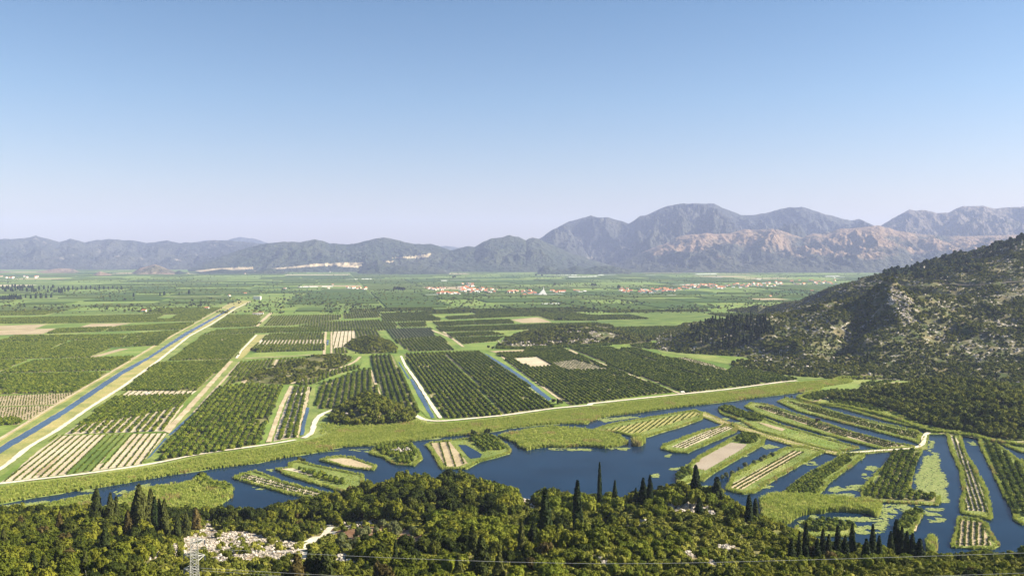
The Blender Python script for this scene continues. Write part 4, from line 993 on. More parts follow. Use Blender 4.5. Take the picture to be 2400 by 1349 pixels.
p = island(7, '1345,685 1440,640 1480,680 1645,722 1645,795 1500,900 1100,900 700,900 860,790 1000,742 1130,722 1280,705', ew=8, prob=.8); reed_fill(p, .5, 1.7, .8)
orchard(7, '1350,680 1430,650 1470,690 1630,725 1600,760 1480,740', 'bushes on the spit at the river bend', floor=None, z=.75, rs=3.4, ts=2.6)
p = island(7, '-300,950 0,905 100,880 350,840 640,780 700,800 600,900 200,1000 -300,1100', ew=3); reed_fill(p, .5, 1.5, .5)
sheet(WAT, rough(G(7, '1200,762 1270,735 1290,742 1220,800 1190,800'), 5, .5), .95)
# outer landing of the river on the left behind the hill
# lily pads
PADP = []
def pads(c_, s, sp_=1.15, z=.30, poly=None, thr=.25):
    poly = G(c_, s); q = grid_points(rough(poly, 4, 1.6, 8), .7, sp_, sp_, .3, .05)
    q = q[vnoise(q[:, 0] / 5, q[:, 1] / 5, 9) > thr]; PADP.append(np.column_stack([q, np.full(len(q), z)]))
pads(5, '1640,760 1650,640 1700,505 1775,490 1830,640 1862,700 1850,760 1872,835 1820,835 1750,775', thr=0)
for s_ in ('1030,740 1080,715 1170,745 1060,760', '1150,715 1280,705 1250,755 1180,745', '1295,575 1360,580 1350,620 1300,600', '1270,625 1330,630 1310,675 1260,655', '1000,800 1060,770 1200,770 1215,815 1100,825', '1480,850 1650,850 1680,880 1560,900', '1670,875 1830,870 1820,925 1700,925', '1725,940 1850,945 1840,975 1760,975', '1330,845 1450,845 1440,865 1350,870', '1390,880 1500,870 1490,940 1420,960', '1210,1010 1440,960 1400,1040 1250,1060', '1060,930 1300,935 1430,960 1300,970 1100,950', '860,925 940,925 930,945 850,945', '820,960 870,955 860,980 825,985',
           '860,550 930,545 930,570 870,568', '570,785 600,760 670,765 690,785 560,810', '545,440 600,420 670,445 600,460', '130,715 200,712 190,740 140,745', '960,370 1080,370 1100,390 980,385', '1740,480 1800,478 1795,495 1740,490', '330,270 430,265 470,300 400,300', '2330,540 2420,545 2400,600', '1730,395 1760,400 1750,480 1735,470', '2000,410 2040,405 2050,430 2010,430', '270,235 320,245 300,255', '420,480 460,490 440,515 410,510', '570,715 630,718 620,735 570,735'): pads(5, s_)
for s_ in ('1460,452 1590,448 1560,466 1470,466', '1590,455 1770,455 1760,468 1600,468', '1890,450 2025,448 2000,465 1900,465', '1800,250 2100,215 2090,235 1850,270', '60,460 180,455 190,480 90,470', '830,435 880,440 860,460 830,455', '2300,595 2390,590 2340,612 2300,610', '2180,640 2240,632 2240,655 2190,655', '880,460 980,470 960,485', '900,520 980,505 975,520 920,530', '540,380 700,370 690,385 560,392', '2280,500 2310,495 2320,520 2290,520'): pads(6, s_)
for s_ in ('560,745 650,735 660,755 570,755', '940,720 1040,700 1040,720 960,735', '1860,600 1910,598 1915,612 1870,612', '2150,680 2220,690 2200,702 2150,695', '800,760 880,745 890,765 820,780', '2250,700 2330,705 2320,720 2260,715', '1780,720 1850,735 1840,745 1790,735', '20,855 330,822 340,832 60,870'): pads(7, s_)

for k, mb in SOIL.items(): tag(mb.build('field', M[k]), kind='structure')
tag(ROADS.build('road', [M['gravel'], M['dirt'], M['light_green']]), kind='structure')
tag(WAT.build('water', M['water']), kind='structure'); tag(DITCH.build('ditch_water', M['canal_water']), kind='structure')
tag(LAND.build('island_ground', [M['lush'], M['verge']]), kind='structure')
M['canopy'] = foliage('orchard_canopy', (.036, .068, .008), (.068, .11, .013), (.11, .155, .022), .06)
M['canopy2'] = foliage('orchard_canopy_mid', (.035, .07, .012), (.06, .105, .018), (.10, .15, .028), .06)
M['canopy3'] = foliage('orchard_canopy_light', (.05, .09, .015), (.09, .13, .022), (.14, .17, .035), .06)
tag(canopy.build('orchard_canopy', [M['canopy'], M['canopy2'], M['canopy3']]), 'far blocks of dark green orchard across the middle of the valley', 'orchard', kind='stuff')

# ------------------------------------------------------------------ orange trees
allp = []; alld = []; alll = []; alls = []
for i, (p, d, l, s) in enumerate(ORCH):
    allp.append(p); alld += [i] * len(p); alll.append(np.full(len(p), l)); alls.append(np.full(len(p), s))
allp = np.vstack(allp); alld = np.array(alld); alll = np.concatenate(alll); alls = np.concatenate(alls)
hid = near_z(allp[:, 0], allp[:, 1]) > .5
hid &= allp[:, 1] < 640
ok = ~hid
rz_ = (allp[:, 0] > 150) & (allp[:, 1] > 1000) & (allp[:, 1] < 2600)
ok[rz_] &= right_z(allp[rz_, 0], allp[rz_, 1]) < .5
for poly, fz in mound_f[:4]: ok &= ~inpoly(allp[:, :2], poly)
allp, alld, alll, alls = allp[ok], alld[ok], alll[ok], alls[ok]
px, py = PX(allp[:, 0], allp[:, 1], allp[:, 2] + 1.5)
vis = (px > 0) & (px < 2400) & (py < 1290)
size = np.where(vis, alls / allp[:, 1], 0)
order = np.argsort(-size)[:300]
isnear = np.zeros(len(allp), bool); isnear[order] = True
kind = np.where(RS.rand(len(allp)) < np.clip(alll, 0, 1), 3, RS.randint(0, 3, len(allp)))
kind = np.where(alll > 2, 4, kind)
M['grey_leaf'] = foliage('grey_leaf', (.07, .095, .045), (.11, .135, .07), (.15, .17, .09), .3)
ORANGE.append(crown('olive_crown', M['grey_leaf'], [((0, 0, 1.25), (1.7, 1.6, 1.2)), ((.5, -.4, 1.5), (1.0, 1.0, 1.0))], 110, .55, 512, core=.84))
stuff('orange_trees', 'rows of rounded dark green orange trees filling the orchards of the plain', 'orchard', allp[~isnear], ORANGE, (.85, 1.15), (.85, 1.1), kind[~isnear], bank=alls[~isnear])
for i in order:
    o = add('orange_tree', ORANGE[kind[i]], loc=allp[i]); s = alls[i] * (.9 + .2 * RS.rand()); o.scale = (s, s, s); o.rotation_euler.z = RS.rand() * 6
    d = ORCH[alld[i]][1]; ox_, oy_ = PX(allp[i, 0], allp[i, 1], 1.0)
    if d.startswith('largest'): d += ', ' + ('left' if ox_ < 470 else 'middle' if ox_ < 560 else 'right') + (' front rows' if oy_ > 1020 - (ox_ - 400) * .12 else ' second rows')
    tag(o, ('orange tree, ' + d) if len(d) > 6 else 'low dark bush on an island of the marsh', 'orange tree', 'orange trees: ' + d)

# ------------------------------------------------------------------ reeds, pads, seedlings
rp = np.vstack(REEDP); keep = near_z(rp[:, 0], rp[:, 1]) < .3; keep |= rp[:, 1] > 620
rx, ry = PX(rp[:, 0], rp[:, 1], rp[:, 2]); keep &= (rx > -60) & (rx < 2460) & (ry < 1360)
for h_ in ('2105,388',): pass
rp = rp[keep]
low_ = rp[:, 3] < .46; kl = np.ones(len(rp), bool)
for p_ in PLOTS:
    if len(p_): kl &= ~(inpoly(rp[:, :2], p_) & low_)
rp = rp[kl]
kd = np.where(vnoise(rp[:, 0] / 16, rp[:, 1] / 16, 31) + RS.rand(len(rp)) * .3 > 1.02, 3, RS.randint(0, 3, len(rp)))
stuff('reeds', 'tall yellow-green reeds along the river bank and round the islands', 'reeds', rp[:, :3], REED, (.85, 1.25), (.8, 1.2), kd, bank=rp[:, 3])
pp = np.vstack(PADP); pp = pp[~((near_z(pp[:, 0], pp[:, 1]) > .2) & (pp[:, 1] < 620))]
stuff('water_lilies', 'mats of pale green floating lily leaves on the water', 'water lilies', pp, PAD)
sp2 = np.vstack(SEED); stuff('seedling_rows', 'rows of small green crop plants on bare soil plots', 'crop rows', sp2, SEEDL, (.8, 1.4))

# ------------------------------------------------------------------ right hill vegetation
def scatter(x0, x1, y0, y1, dens, seed):
    rng = np.random.RandomState(seed); n = int((x1 - x0) * (y1 - y0) * dens)
    return np.stack([x0 + (x1 - x0) * rng.rand(n), y0 + (y1 - y0) * rng.rand(n)], -1)
q = scatter(180, 1600, 1020, 2600, 1 / 15., 5)
z = right_z(q[:, 0], q[:, 1]); px, py = PX(q[:, 0], q[:, 1], z)
k = (z > -.3) & (px < 2450) & (py > 480)
rock_ridge = P(4, '1480,500 1560,560 1620,640 1600,700 1640,760 1560,790 1480,700 1500,640 1440,600')
road_z = P(4, '1180,462 1400,480 1620,500 1800,490 2400,478 2700,470 2700,500 2400,500 1800,512 1600,520 1400,500 1180,480')
bare = fbm(q[:, 0] / 45, q[:, 1] / 45, 4, 77)
k &= ~inpoly(np.stack([px, py], -1), rock_ridge) | (RS.rand(len(q)) < .35)
k &= ~inpoly(np.stack([px, py], -1), road_z)
k &= (bare > .44) | (RS.rand(len(q)) < .30)
k &= (px < 2330) | (bare > .5) | (py > 720) | (RS.rand(len(q)) < .3)
scr = np.column_stack([q, z - .1])[k]
sz = .6 + .9 * fbm(scr[:, 0] / 60, scr[:, 1] / 60, 3, 9)
stuff('hill_scrub', 'patchy green scrub covering the rocky hill on the right', 'scrub', scr, SCRUB, (.65, 1.35), (.8, 1.3), np.where(RS.rand(len(scr)) < .25, 3, RS.randint(0, 3, len(scr))), bank=sz)
# the rocky rib down the hill
q2 = scatter(300, 900, 1150, 1600, 1 / 9., 8); z2 = right_z(q2[:, 0], q2[:, 1]); px2, py2 = PX(q2[:, 0], q2[:, 1], z2); inside = inpoly(np.stack([px2, py2], -1), rock_ridge)
q3 = scatter(180, 1500, 1020, 2100, 1 / 110., 9); z3 = right_z(q3[:, 0], q3[:, 1]); b3 = fbm(q3[:, 0] / 45, q3[:, 1] / 45, 4, 77); k3 = (z3 > 0) & (b3 < .46)
rk = np.vstack([np.column_stack([q2, z2])[inside], np.column_stack([q3, z3])[k3]])
stuff('hill_rocks', 'pale limestone rocks scattered on the right hill and its rib', 'rocks', rk, ROCK, (.9, 2.6), (.7, 1.3))
# pines along the ridge above the road
q = scatter(500, 1300, 1700, 2050, 1 / 110., 15); z = right_z(q[:, 0], q[:, 1]); px, py = PX(q[:, 0], q[:, 1], z)
pine_zone = P(4, '1230,410 1400,360 1600,310 1800,280 2000,210 2200,150 2500,80 2500,200 2250,280 2150,330 2100,420 1900,470 1700,480 1500,470 1330,400')
k = inpoly(np.stack([px, py], -1), pine_zone) & (z > 5)
pn = np.column_stack([q, z])[k]; pn = pn[RS.permutation(len(pn))[:290]]
for i, p in enumerate(pn):
    o = add('pine_tree', PINE[i % 3], loc=p - np.array([0, 0, .6])); s = 1.15 + .65 * RS.rand(); o.scale = (s * 1.1, s * 1.1, s * (.75 + .3 * RS.rand())); o.rotation_euler.z = RS.rand() * 6
    hx, hy = PX(p[0], p[1], p[2]); zn = ['at the cliff end', 'on the left shoulder', 'in the middle', 'on the right half', 'by the right edge'][int(np.clip((hx - 2000) // 85, 0, 4))]; tn = 'in the upper rows' if hy < 600 - (hx - 2200) * .2 else 'in the lower rows'; bg = 'tall' if s > 1.45 else 'smaller'
    tag(o, '%s pine %s of the ridge above the road, %s' % (bg, zn, tn[3:]), 'pine tree', '%s pines %s, %s' % (bg, zn, tn))
# cypresses on the shaded spur
q = scatter(250, 520, 1180, 1560, 1 / 24., 16); z = right_z(q[:, 0], q[:, 1]); px, py = PX(q[:, 0], q[:, 1], z)
cz = P(4, '60,820 200,770 400,750 560,740 640,780 640,860 480,930 300,960 100,940 40,900'); cz2 = P(4, '1180,1060 1330,1040 1360,1110 1200,1120')
k = (inpoly(np.stack([px, py], -1), cz) | inpoly(np.stack([px, py], -1), cz2)) & (z > 0)
cyh = np.column_stack([q, z])[k]; cyh = cyh[RS.permutation(len(cyh))[:190]]
for i, p in enumerate(cyh):
    o = add('cypress', CYP_LOW[i % 2], loc=p - np.array([0, 0, .5])); s = .65 + .6 * RS.rand(); o.scale = (s * 1.3, s * 1.15, s); o.rotation_euler.z = RS.rand() * 6
    hx, hy = PX(p[0], p[1], p[2]); zn = 'right foot' if hx > 1900 else ['left end', 'left part', 'middle', 'right part', 'right end'][int(np.clip((hx - 1610) // 45, 0, 4))]; bg = 'tall' if s > 1.0 else 'small'; tn = 'high on' if hy < 800 else 'low on'
    tag(o, '%s dark cypress %s the shaded spur, %s of the stand' % (bg, tn, zn), 'cypress', '%s spur cypresses, %s, %s' % (bg, tn, zn))
# hill road: bench cut with asphalt and a rock face above it
rd = []; rf_ = MB(); rl = np.linspace(0, 1, 60); rp0 = P(0, '1995,662 2030,664 2075,668 2150,667 2200,665 2300,663 2400,660 2520,657')
tt = np.interp(np.linspace(1995, 2520, 60), rp0[:, 0], rp0[:, 1])
Dd = np.interp(np.linspace(1995, 2520, 60), [1995, 2100, 2300, 2520], [1775, 1715, 1625, 1590])
Wp = WD(np.linspace(1995, 2520, 60), tt, Dd)
zc = np.array([right_z(np.array(a[0]), np.array(a[1])) for a in Wp]); zr = np.convolve(np.pad(zc, 6, 'edge'), np.ones(13) / 13, 'valid') + 1.5; ew_ = np.clip(np.arange(60) / 12, 0, 1)
Tn = np.gradient(Wp[:, :2], axis=0); Tn /= np.linalg.norm(Tn, axis=1)[:, None]; Nn = np.stack([-Tn[:, 1], Tn[:, 0]], -1)
if Nn[:, 1].mean() < 0: Nn = -Nn
n_ = 60
A_ = [(*(Wp[i, :2] - Nn[i] * 5), zr[i] - 5) for i in range(n_)]; B_ = [(*(Wp[i, :2] - Nn[i] * 4), zr[i]) for i in range(n_)]; C_ = [(*(Wp[i, :2] + Nn[i] * 5), zr[i] + .02) for i in range(n_)]; D_ = [(*(Wp[i, :2] + Nn[i] * 9), zr[i] + .2 + ew_[i] * (4 + 4 * vnoise(i * .7, 0, 4))) for i in range(n_)]; E_ = [(*(Wp[i, :2] + Nn[i] * 26), zr[i] - 3) for i in range(n_)]
rf_.faces(A_ + B_ + C_ + D_ + E_, [(r * n_ + i, r * n_ + i + 1, (r + 1) * n_ + i + 1, (r + 1) * n_ + i) for r in range(4) for i in range(n_ - 1)]); rf_.m = [0] * (n_ - 1) + [1] * (n_ - 1) + [0] * (2 * n_ - 2)
tag(rf_.build('hill_road', [M['hill'], M['asphalt']]), kind='structure')

# ------------------------------------------------------------------ wooded mounds
MW = []
for k, (poly, fz) in enumerate(mound_f):
    if k == 5: continue
    a, b = poly.min(0), poly.max(0)
    dens = [1 / 12., 1 / 14., 1 / 14., 1 / 20., 1 / 15.][k]
    q = scatter(a[0], b[0], a[1], b[1], dens, 50 + k); q = q[inpoly(q, poly)]; z = fz(q[:, 0], q[:, 1])
    if k in (1, 3): kk = fbm(q[:, 0] / 25, q[:, 1] / 25, 3, 8) > .40; q, z = q[kk], z[kk]
    if k == 4:
        px, py = PX(q[:, 0], q[:, 1], z); kk = ~inpoly(np.stack([px, py], -1), P(5, '2180,120 2240,130 2320,180 2300,230 2230,180')); q, z = q[kk], z[kk]
    MW.append(np.column_stack([q, z, np.full(len(q), k)]))
MW = np.vstack(MW)
rk4 = []
for c_, s_, fz, n in ((5, '2180,120 2240,130 2320,180 2300,230 2230,180', mound_f[4][1], 90), (2, '820,905 890,890 900,910 840,920', mound_f[0][1], 40), (2, '560,1000 640,1010 640,1060 570,1040', mound_f[0][1], 30), (2, '600,600 640,605 630,630 600,625', mound_f[1][1], 20), (2, '780,455 870,465 870,490 780,480', mound_f[2][1], 40),
                      (2, '1700,480 1900,415 1960,430 1900,480 1800,510 1700,515', mound_f[3][1], 110), (3, '0,500 300,470 600,440 620,500 300,515 0,518', mound_f[3][1], 420), (3, '480,385 560,370 560,400 490,400', mound_f[3][1], 60), (2, '2200,390 2330,370 2340,400 2230,410', mound_f[3][1], 60)):
    pl = G(c_, s_); t_ = RS.rand(n * 6, 2) * (pl.max(0) - pl.min(0)) + pl.min(0); t_ = t_[inpoly(t_, pl)][:n]; rk4.append(np.column_stack([t_, np.maximum(fz(t_[:, 0], t_[:, 1]), .4)]))
stuff('mound_rocks', 'pale limestone boulders showing on the low wooded mounds', 'rocks', np.vstack(rk4), ROCK, (.9, 2.4), (.7, 1.4))

# ------------------------------------------------------------------ near slope trees
def hit(x, y, d0=212, d1=600):
    D = np.arange(d0, d1, 1.5); w = WD(np.full_like(D, x), np.full_like(D, y), D)
    z = near_z(w[:, 0], w[:, 1]); i = np.argmax(z >= w[:, 2])
    if z[i] < w[i, 2]:
        e_ = np.where((D < 470) & (z > 9), z - w[:, 2], -99); i = int(np.argmax(e_))
    return np.array([w[i, 0], w[i, 1], z[i]])
CY = [(1405, 1085, 1198, 0, .55), (1353, 1127, 1245, 0, 1), (1278, 1147, 1265, 0, 1.25), (1108, 1228, 1300, 3, 1), (1128, 1255, 1349, 2, 1), (1507, 1120, 1185, 1, 1), (1523, 1113, 1185, 1, .8), (1490, 1143, 1185, 1, .8), (1441, 1125, 1175, 1, .7),
      (1630, 1090, 1165, 1, 1.2), (1680, 1118, 1185, 1, 1.6), (1638, 1165, 1212, 1, 1.2), (1755, 1160, 1225, 0, 1.2), (1770, 1168, 1222, 0, 1.1), (1873, 1245, 1312, 0, .7), (1888, 1225, 1312, 0, .8), (1928, 1240, 1310, 0, .9), (1942, 1252, 1310, 0, .9), (1963, 1232, 1305, 0, 1), (1997, 1228, 1303, 0, .9), (2045, 1230, 1305, 0, .9), (2060, 1255, 1312, 0, .9), (1915, 1262, 1315, 1, .9), (1980, 1255, 1310, 1, .9),
      (2087, 1245, 1310, 0, 1), (2100, 1218, 1308, 0, 1.2), (2113, 1235, 1308, 0, 1), (2125, 1245, 1310, 0, 1), (2138, 1250, 1310, 1, 1), (2377, 1240, 1300, 1, 1.5), (2030, 1262, 1315, 1, 1), (2155, 1262, 1318, 1, 1.2), (1855, 1262, 1318, 1, .9),
      (227, 1145, 1242, 2, 1), (260, 1155, 1240, 3, 1), (273, 1163, 1238, 3, .8), (327, 1136, 1262, 2, 1), (338, 1158, 1260, 2, 1), (363, 1165, 1262, 0, 1), (374, 1170, 1262, 1, .8), (386, 1172, 1262, 2, .9), (353, 1147, 1225, 3, 1.1), (313, 1178, 1255, 3, 1), (397, 1150, 1195, 0, .5), (440, 1145, 1185, 3, 1), (417, 1202, 1262, 2, .8), (437, 1200, 1258, 2, .8), (247, 1230, 1312, 1, 1), (77, 1292, 1352, 3, 1), (103, 1300, 1355, 3, 1), (697, 1300, 1368, 4, 1.1), (727, 1290, 1360, 2, 1.1), (747, 1295, 1362, 3, 1), (763, 1287, 1362, 2, 1), (927, 1265, 1325, 0, .7), (1250, 1217, 1275, 3, 1), (1222, 1222, 1285, 3, .8), (140, 1200, 1262, 4, .8), (300, 1195, 1262, 4, .8), (1170, 1290, 1362, 3, 1), (1075, 1300, 1362, 3, 1), (460, 1190, 1240, 4, 1), (200, 1290, 1352, 3, .8), (10, 1235, 1290, 3, .8)]
LOOK = {0: 'slender dark cypress', 1: 'bushy dark cypress', 2: 'broad olive cypress', 3: 'loose olive cypress', 4: 'brownish cypress'}
PLACE = [((0, 180), 'at the far left of the near slope'), ((180, 290), 'left of the tall group'), ((290, 410), 'in the tall group on the left slope'), ((410, 600), 'beside the stony clearing'), ((600, 800), 'below the pale track'), ((800, 1200), 'below the wooded knoll'), ((1200, 1330), 'below the stone hut'), ((1330, 1460), 'right of the stone hut'), ((1460, 1600), 'at the lake edge right of centre'), ((1600, 1720), 'beside the white crag'), ((1720, 1830), 'right of the white crag'), ((1830, 1950), 'at the left end of the marsh row'), ((1950, 2070), 'in the middle of the marsh row'), ((2070, 2200), 'at the right end of the marsh row'), ((2200, 2401), 'by the right edge')]
from collections import Counter
cnt = Counter(); CYB = []
for (x, yt, yb, k, w) in sorted(CY):
    b = hit(x, min(yb, 1349)) if yb <= 1349 else hit(x, yb, 190)
    topw = WD(x, yt, b[1]); H = topw[2] - b[2] + .3
    e = bpy.data.objects.new('cypress', None); COL.objects.link(e); e.location = b - np.array([0, 0, .3])
    s = H / 12; wx = 1.3 * w * (.45 + .55 * s); e.scale = (wx, wx, s); e.rotation_euler.z = RS.rand() * 6; CYB.append(b)
    add('crown', CYP[k], e); add('trunk', CYPT, e)
    pl = next(t for r, t in PLACE if r[0] <= x < r[1]); cnt[(k, pl)] += 1
    hw = 'tall' if H > 13 else ('short' if H < 8 else 'medium')
    nth = ['first', 'second', 'third', 'fourth', 'fifth', 'sixth', 'seventh', 'eighth'][cnt[(k, pl)] - 1]
    tag(e, '%s %s %s, %s from left' % (hw, LOOK[k], pl, nth), 'cypress', 'cypresses on the near slope')

# wild trees over the slope
q = scatter(-330, 330, 115, 585, 1 / 9.5, 33)
z = near_z(q[:, 0], q[:, 1]); px, py = PX(q[:, 0], q[:, 1], z); pxy = np.stack([px, py], -1)
k = (z > -.2) & (px > -40) & (px < 2440) & (py < 1700)
for r in ROCKS: k &= ~inpoly(pxy, r) | (RS.rand(len(q)) < .05)
sh = PATHPX.copy(); k &= ~inpoly(pxy, sh) & ~inpoly(pxy + np.array([0, -14]), sh)
ol = inpoly(pxy, OLIVE); k &= ~ol | (RS.rand(len(q)) < .45)
PYL = np.array([455, 1262]); k &= ~((abs(px - 455) < 26) & (py > 1330) & (q[:, 1] < 232))
q, z, px, py, ol = q[k], z[k], px[k], py[k], ol[k]
# size field: large crowns in the hollows, bushes on the stony parts; thin out crowded spots
s = 1.10 * (.36 + .75 * fbm(q[:, 0] / 30, q[:, 1] / 30, 3, 61) + .30 * RS.rand(len(q)))
s = np.where((px > 780) & (px < 1250) & (py < 1250), s * 1.12, s); s = np.where((px > 350) & (px < 850) & (py > 1225), s * .60, s); s = np.where(q[:, 1] < 262, s * .80, s); s = np.where(ol, .62, s)
s = s * np.where((px > 1450) & (py > 1190), .62, 1) * np.where(RS.rand(len(s)) < .35, .6, 1)
op_ = fbm(q[:, 0] / 16, q[:, 1] / 16, 3, 123); gk = ~((op_ > .56) & (px > 780)); q, z, px, py, ol, s = q[gk], z[gk], px[gk], py[gk], ol[gk], s[gk]
keep = []
grid_ = {}
for i in np.argsort(-s + RS.rand(len(s)) * .5):
    r = s[i] * 2.15; gx, gy = int(q[i, 0] // 5), int(q[i, 1] // 5); okk = True
    for a in (-1, 0, 1):
        for b in (-1, 0, 1):
            for j in grid_.get((gx + a, gy + b), ()):
                if np.hypot(*(q[i] - q[j])) < (r + s[j] * 2.15) * .62: okk = False; break
            if not okk: break
        if not okk: break
    if okk:
        for b in CYB:
            if np.hypot(q[i, 0] - b[0], q[i, 1] - b[1]) < 1.6 + s[i] * 1.2: okk = False; break
    if okk: keep.append(i); grid_.setdefault((gx, gy), []).append(i)
keep = np.array(keep)
q, z, px, py, ol, s = q[keep], z[keep], px[keep], py[keep], ol[keep], s[keep]
blk = np.zeros(len(q), bool); blp = np.zeros(len(q), bool)
for hh in (.35, .65, .95):
    tx, ty = PX(q[:, 0], q[:, 1], z + 5.6 * s * hh); t_ = np.stack([tx, ty], -1)
    for r in ROCKS[:8]: blk |= inpoly(t_, r)
    blp |= inpoly(t_, PATHPX)
    for dx_ in (-14, 14): blp |= inpoly(t_ + np.array([dx_, 0]), PATHPX)
for (cx_, yt_, yb_, k_, w_) in CY:
    cd_ = hit(cx_, min(yb_, 1349))[1]; tx, ty = PX(q[:, 0], q[:, 1], z + 5.6 * s)
    blp |= (abs(tx - cx_) < 15) & (ty < yt_ + .55 * (yb_ - yt_)) & (ty > yt_ - 60) & (q[:, 1] < cd_)
rr2 = RS.rand(len(q)); kb = ~blp & ~(blk & (rr2 < .82)) & ~((px > 350) & (px < 850) & (py > 1235) & (rr2 > .75)); s = np.where(blk, s * .5, s)
q, z, px, py, ol, s = q[kb], z[kb], px[kb], py[kb], ol[kb], s[kb]
yel = fbm(q[:, 0] / 26, q[:, 1] / 26, 3, 91)
kk = np.where(ol, 5, np.where((yel > .60) & (px > 1000), 4, np.where(yel < .40, RS.choice([2, 3], len(q)), RS.choice([0, 1, 6, 2, 0, 7], len(q), p=[.25, .25, .25, .14, .08, .03]))))
kk = np.where((kk == 2) & (RS.rand(len(q)) < .3), 0, kk)
kk = np.where((px > 1500) & (py > 1200) & (RS.rand(len(q)) < .35), 4, kk)
vis = (px > 0) & (px < 2400) & (py < 1400)
order = np.argsort(-np.where(vis, s / q[:, 1], 0)); near_i = order[:300]; rest = order[300:]
TL = {0: 'round olive green tree', 1: 'wide olive green tree', 2: 'dark green tree', 3: 'dark bushy tree', 4: 'yellow-green tree', 5: 'silvery olive tree', 6: 'spreading olive green tree', 7: 'brown-tinged tree'}
TZ = [((0, 330), 'on the left wooded slope'), ((330, 720), 'around the stony clearing with the pylon'), ((720, 1200), 'right of the pale track below the knoll'), ((1200, 1600), 'among the cypresses at the centre bottom'), ((1600, 2000), 'below the white crag at lower right'), ((2000, 2401), 'at the bottom right below the marsh')]
for i in near_i:
    e = bpy.data.objects.new('tree', None); COL.objects.link(e); e.location = (q[i, 0], q[i, 1], z[i] - .25)
    w = s[i] * (.9 + .25 * RS.rand()); e.scale = (w, w * (.9 + .2 * RS.rand()), s[i] * (.78 + .32 * RS.rand())); e.rotation_euler.z = RS.rand() * 6.28
    add('crown', BROAD[kk[i]][0], e); add('trunk', BROAD[kk[i]][1], e)
    zn = next(t for r, t in TZ if r[0] <= max(0, min(2399, px[i])) < r[1])
    tag(e, TL[int(kk[i])] + ' ' + zn, 'tree', TL[int(kk[i])] + 's ' + zn)
BR = [b[0] for b in BROAD]
stuff('woodland', 'unbroken scrub woodland on the near slope behind the foremost trees', 'woodland', np.column_stack([q, z - .25])[rest], BR, (.9, 1.1), (.78, 1.1), kk[rest], bank=s[rest])
# low scrub that closes the ground between the trees
q = scatter(-330, 330, 120, 580, 1 / 5.5, 35); z = near_z(q[:, 0], q[:, 1]); px, py = PX(q[:, 0], q[:, 1], z); pxy = np.stack([px, py], -1); k = (z > -.2) & (px > -40) & (px < 2440)
for r in ROCKS: k &= ~inpoly(pxy, r) | (RS.rand(len(q)) < .13)
k &= ~inpoly(pxy, PATHPX) & (~inpoly(pxy, OLIVE) | (RS.rand(len(q)) < .15))
M['bush_leaf'] = foliage('bush_leaf', (.06, .075, .01), (.14, .15, .02), (.25, .24, .04), .08)
BUSH = [crown('bush', M['bush_leaf'], [((0, 0, .5), (1.1, 1.0, .8)), ((.5, .3, .7), (.7, .7, .7))], 130, .36, 800 + i, core=.8) for i in range(3)]
stuff('undergrowth', 'low green undergrowth between the trees of the near slope', 'undergrowth', np.column_stack([q, z - .1])[k], BUSH, (.6, 1.5), (.7, 1.3))
# mounds' woods
mw_k = np.where(MW[:, 3] == 0, RS.choice([0, 2, 3], len(MW), p=[.45, .4, .15]), np.where(MW[:, 3] == 4, RS.choice([0, 2, 3], len(MW), p=[.45, .45, .1]), RS.choice([0, 1, 2, 3], len(MW), p=[.35, .15, .35, .15])))
mw_s = np.array([1.0, .6, .72, .85, 1.15])[MW[:, 3].astype(int)]
stuff('mound_woods', 'dark scrubby woods on the low mounds in the plain', 'woods', MW[:, :3], BROAD_LOW, (.7, 1.15), (.8, 1.2), mw_k, bank=mw_s)
# silver bushes along island H, bushes along ditches and field trees
def bush_line(c_, s_, n, k, sc, label, z=.6):
    p = G(c_, s_); t = np.linspace(0, len(p) - 1, n)
    for a in t:
        i = min(int(a), len(p) - 2); w = p[i] + (p[i + 1] - p[i]) * (a - i) + RS.normal(size=2) * .8
        o = add('bush', BROAD_LOW[k] if k < 4 else BROAD[k][0], loc=(w[0], w[1], z - 1.2 * sc)); q_ = sc * (.8 + .4 * RS.rand()); o.scale = (q_, q_, q_); o.rotation_euler.z = RS.rand() * 6
        tag(o, label, 'bush', label)
bush_line(5, '270,670 340,640 450,585 540,545 620,515', 9, 5, .62, 'silvery round bush lining the brown plot of the marsh')
bush_line(2, '1630,525 1660,530', 2, 1, .9, 'dark bush at the left foot of the rocky mound', .3)
bush_line(2, '2090,905 2130,920', 2, 1, 1.0, 'dark bush at the near end of the straight ditch', .3)
bush_line(1, '1780,545 1800,550', 2, 1, 1.1, 'bush at the corner of the two lanes', .3)
bush_line(1, '1908,545 1915,545', 1, 1, 1.1, 'single dark tree at the edge of the grassy strip', .3)
bush_line(1, '1650,590 1680,575', 3, 3, .6, 'pale bush where the lane meets the ditch', .3)
bush_line(1, '1960,850 1930,920 1890,1010 1850,1110 1830,1170', 16, 5, .55, 'grey-green bush in the hedge beside the dirt lane', .3)
bush_line(1, '1825,1165 1840,1180', 2, 1, .7, 'dark bush at the near end of the hedge', .3)
bush_line(5, '730,100 760,98', 2, 2, .6, 'green bush at the tip of the island', .6)
bush_line(5, '1255,60 1270,40', 3, 1, 1.1, 'dark tree by the river mouth path', .3)
bush_line(7, '2105,548 2125,552', 2, 1, .75, 'dark bush on the tip of the strip island', .6)
bush_line(7, '1395,655 1440,655', 3, 1, .7, 'dark bush on the spit at the river bend', .6)
bush_line(6, '935,362 940,365', 1, 1, .8, 'dark bush at the back left of the pond island', .6); bush_line(6, '1020,352 1025,355', 1, 1, .8, 'dark bush at the back right of the pond island', .6)
bush_line(3, '2040,580 1700,620 1600,625', 14, 2, 1.0, 'green bush in the reeds below the hill', .3); bush_line(3, '2240,720 2100,700 1850,660 1700,640', 18, 1, 1.0, 'dark bush at the foot of the hill', .3)
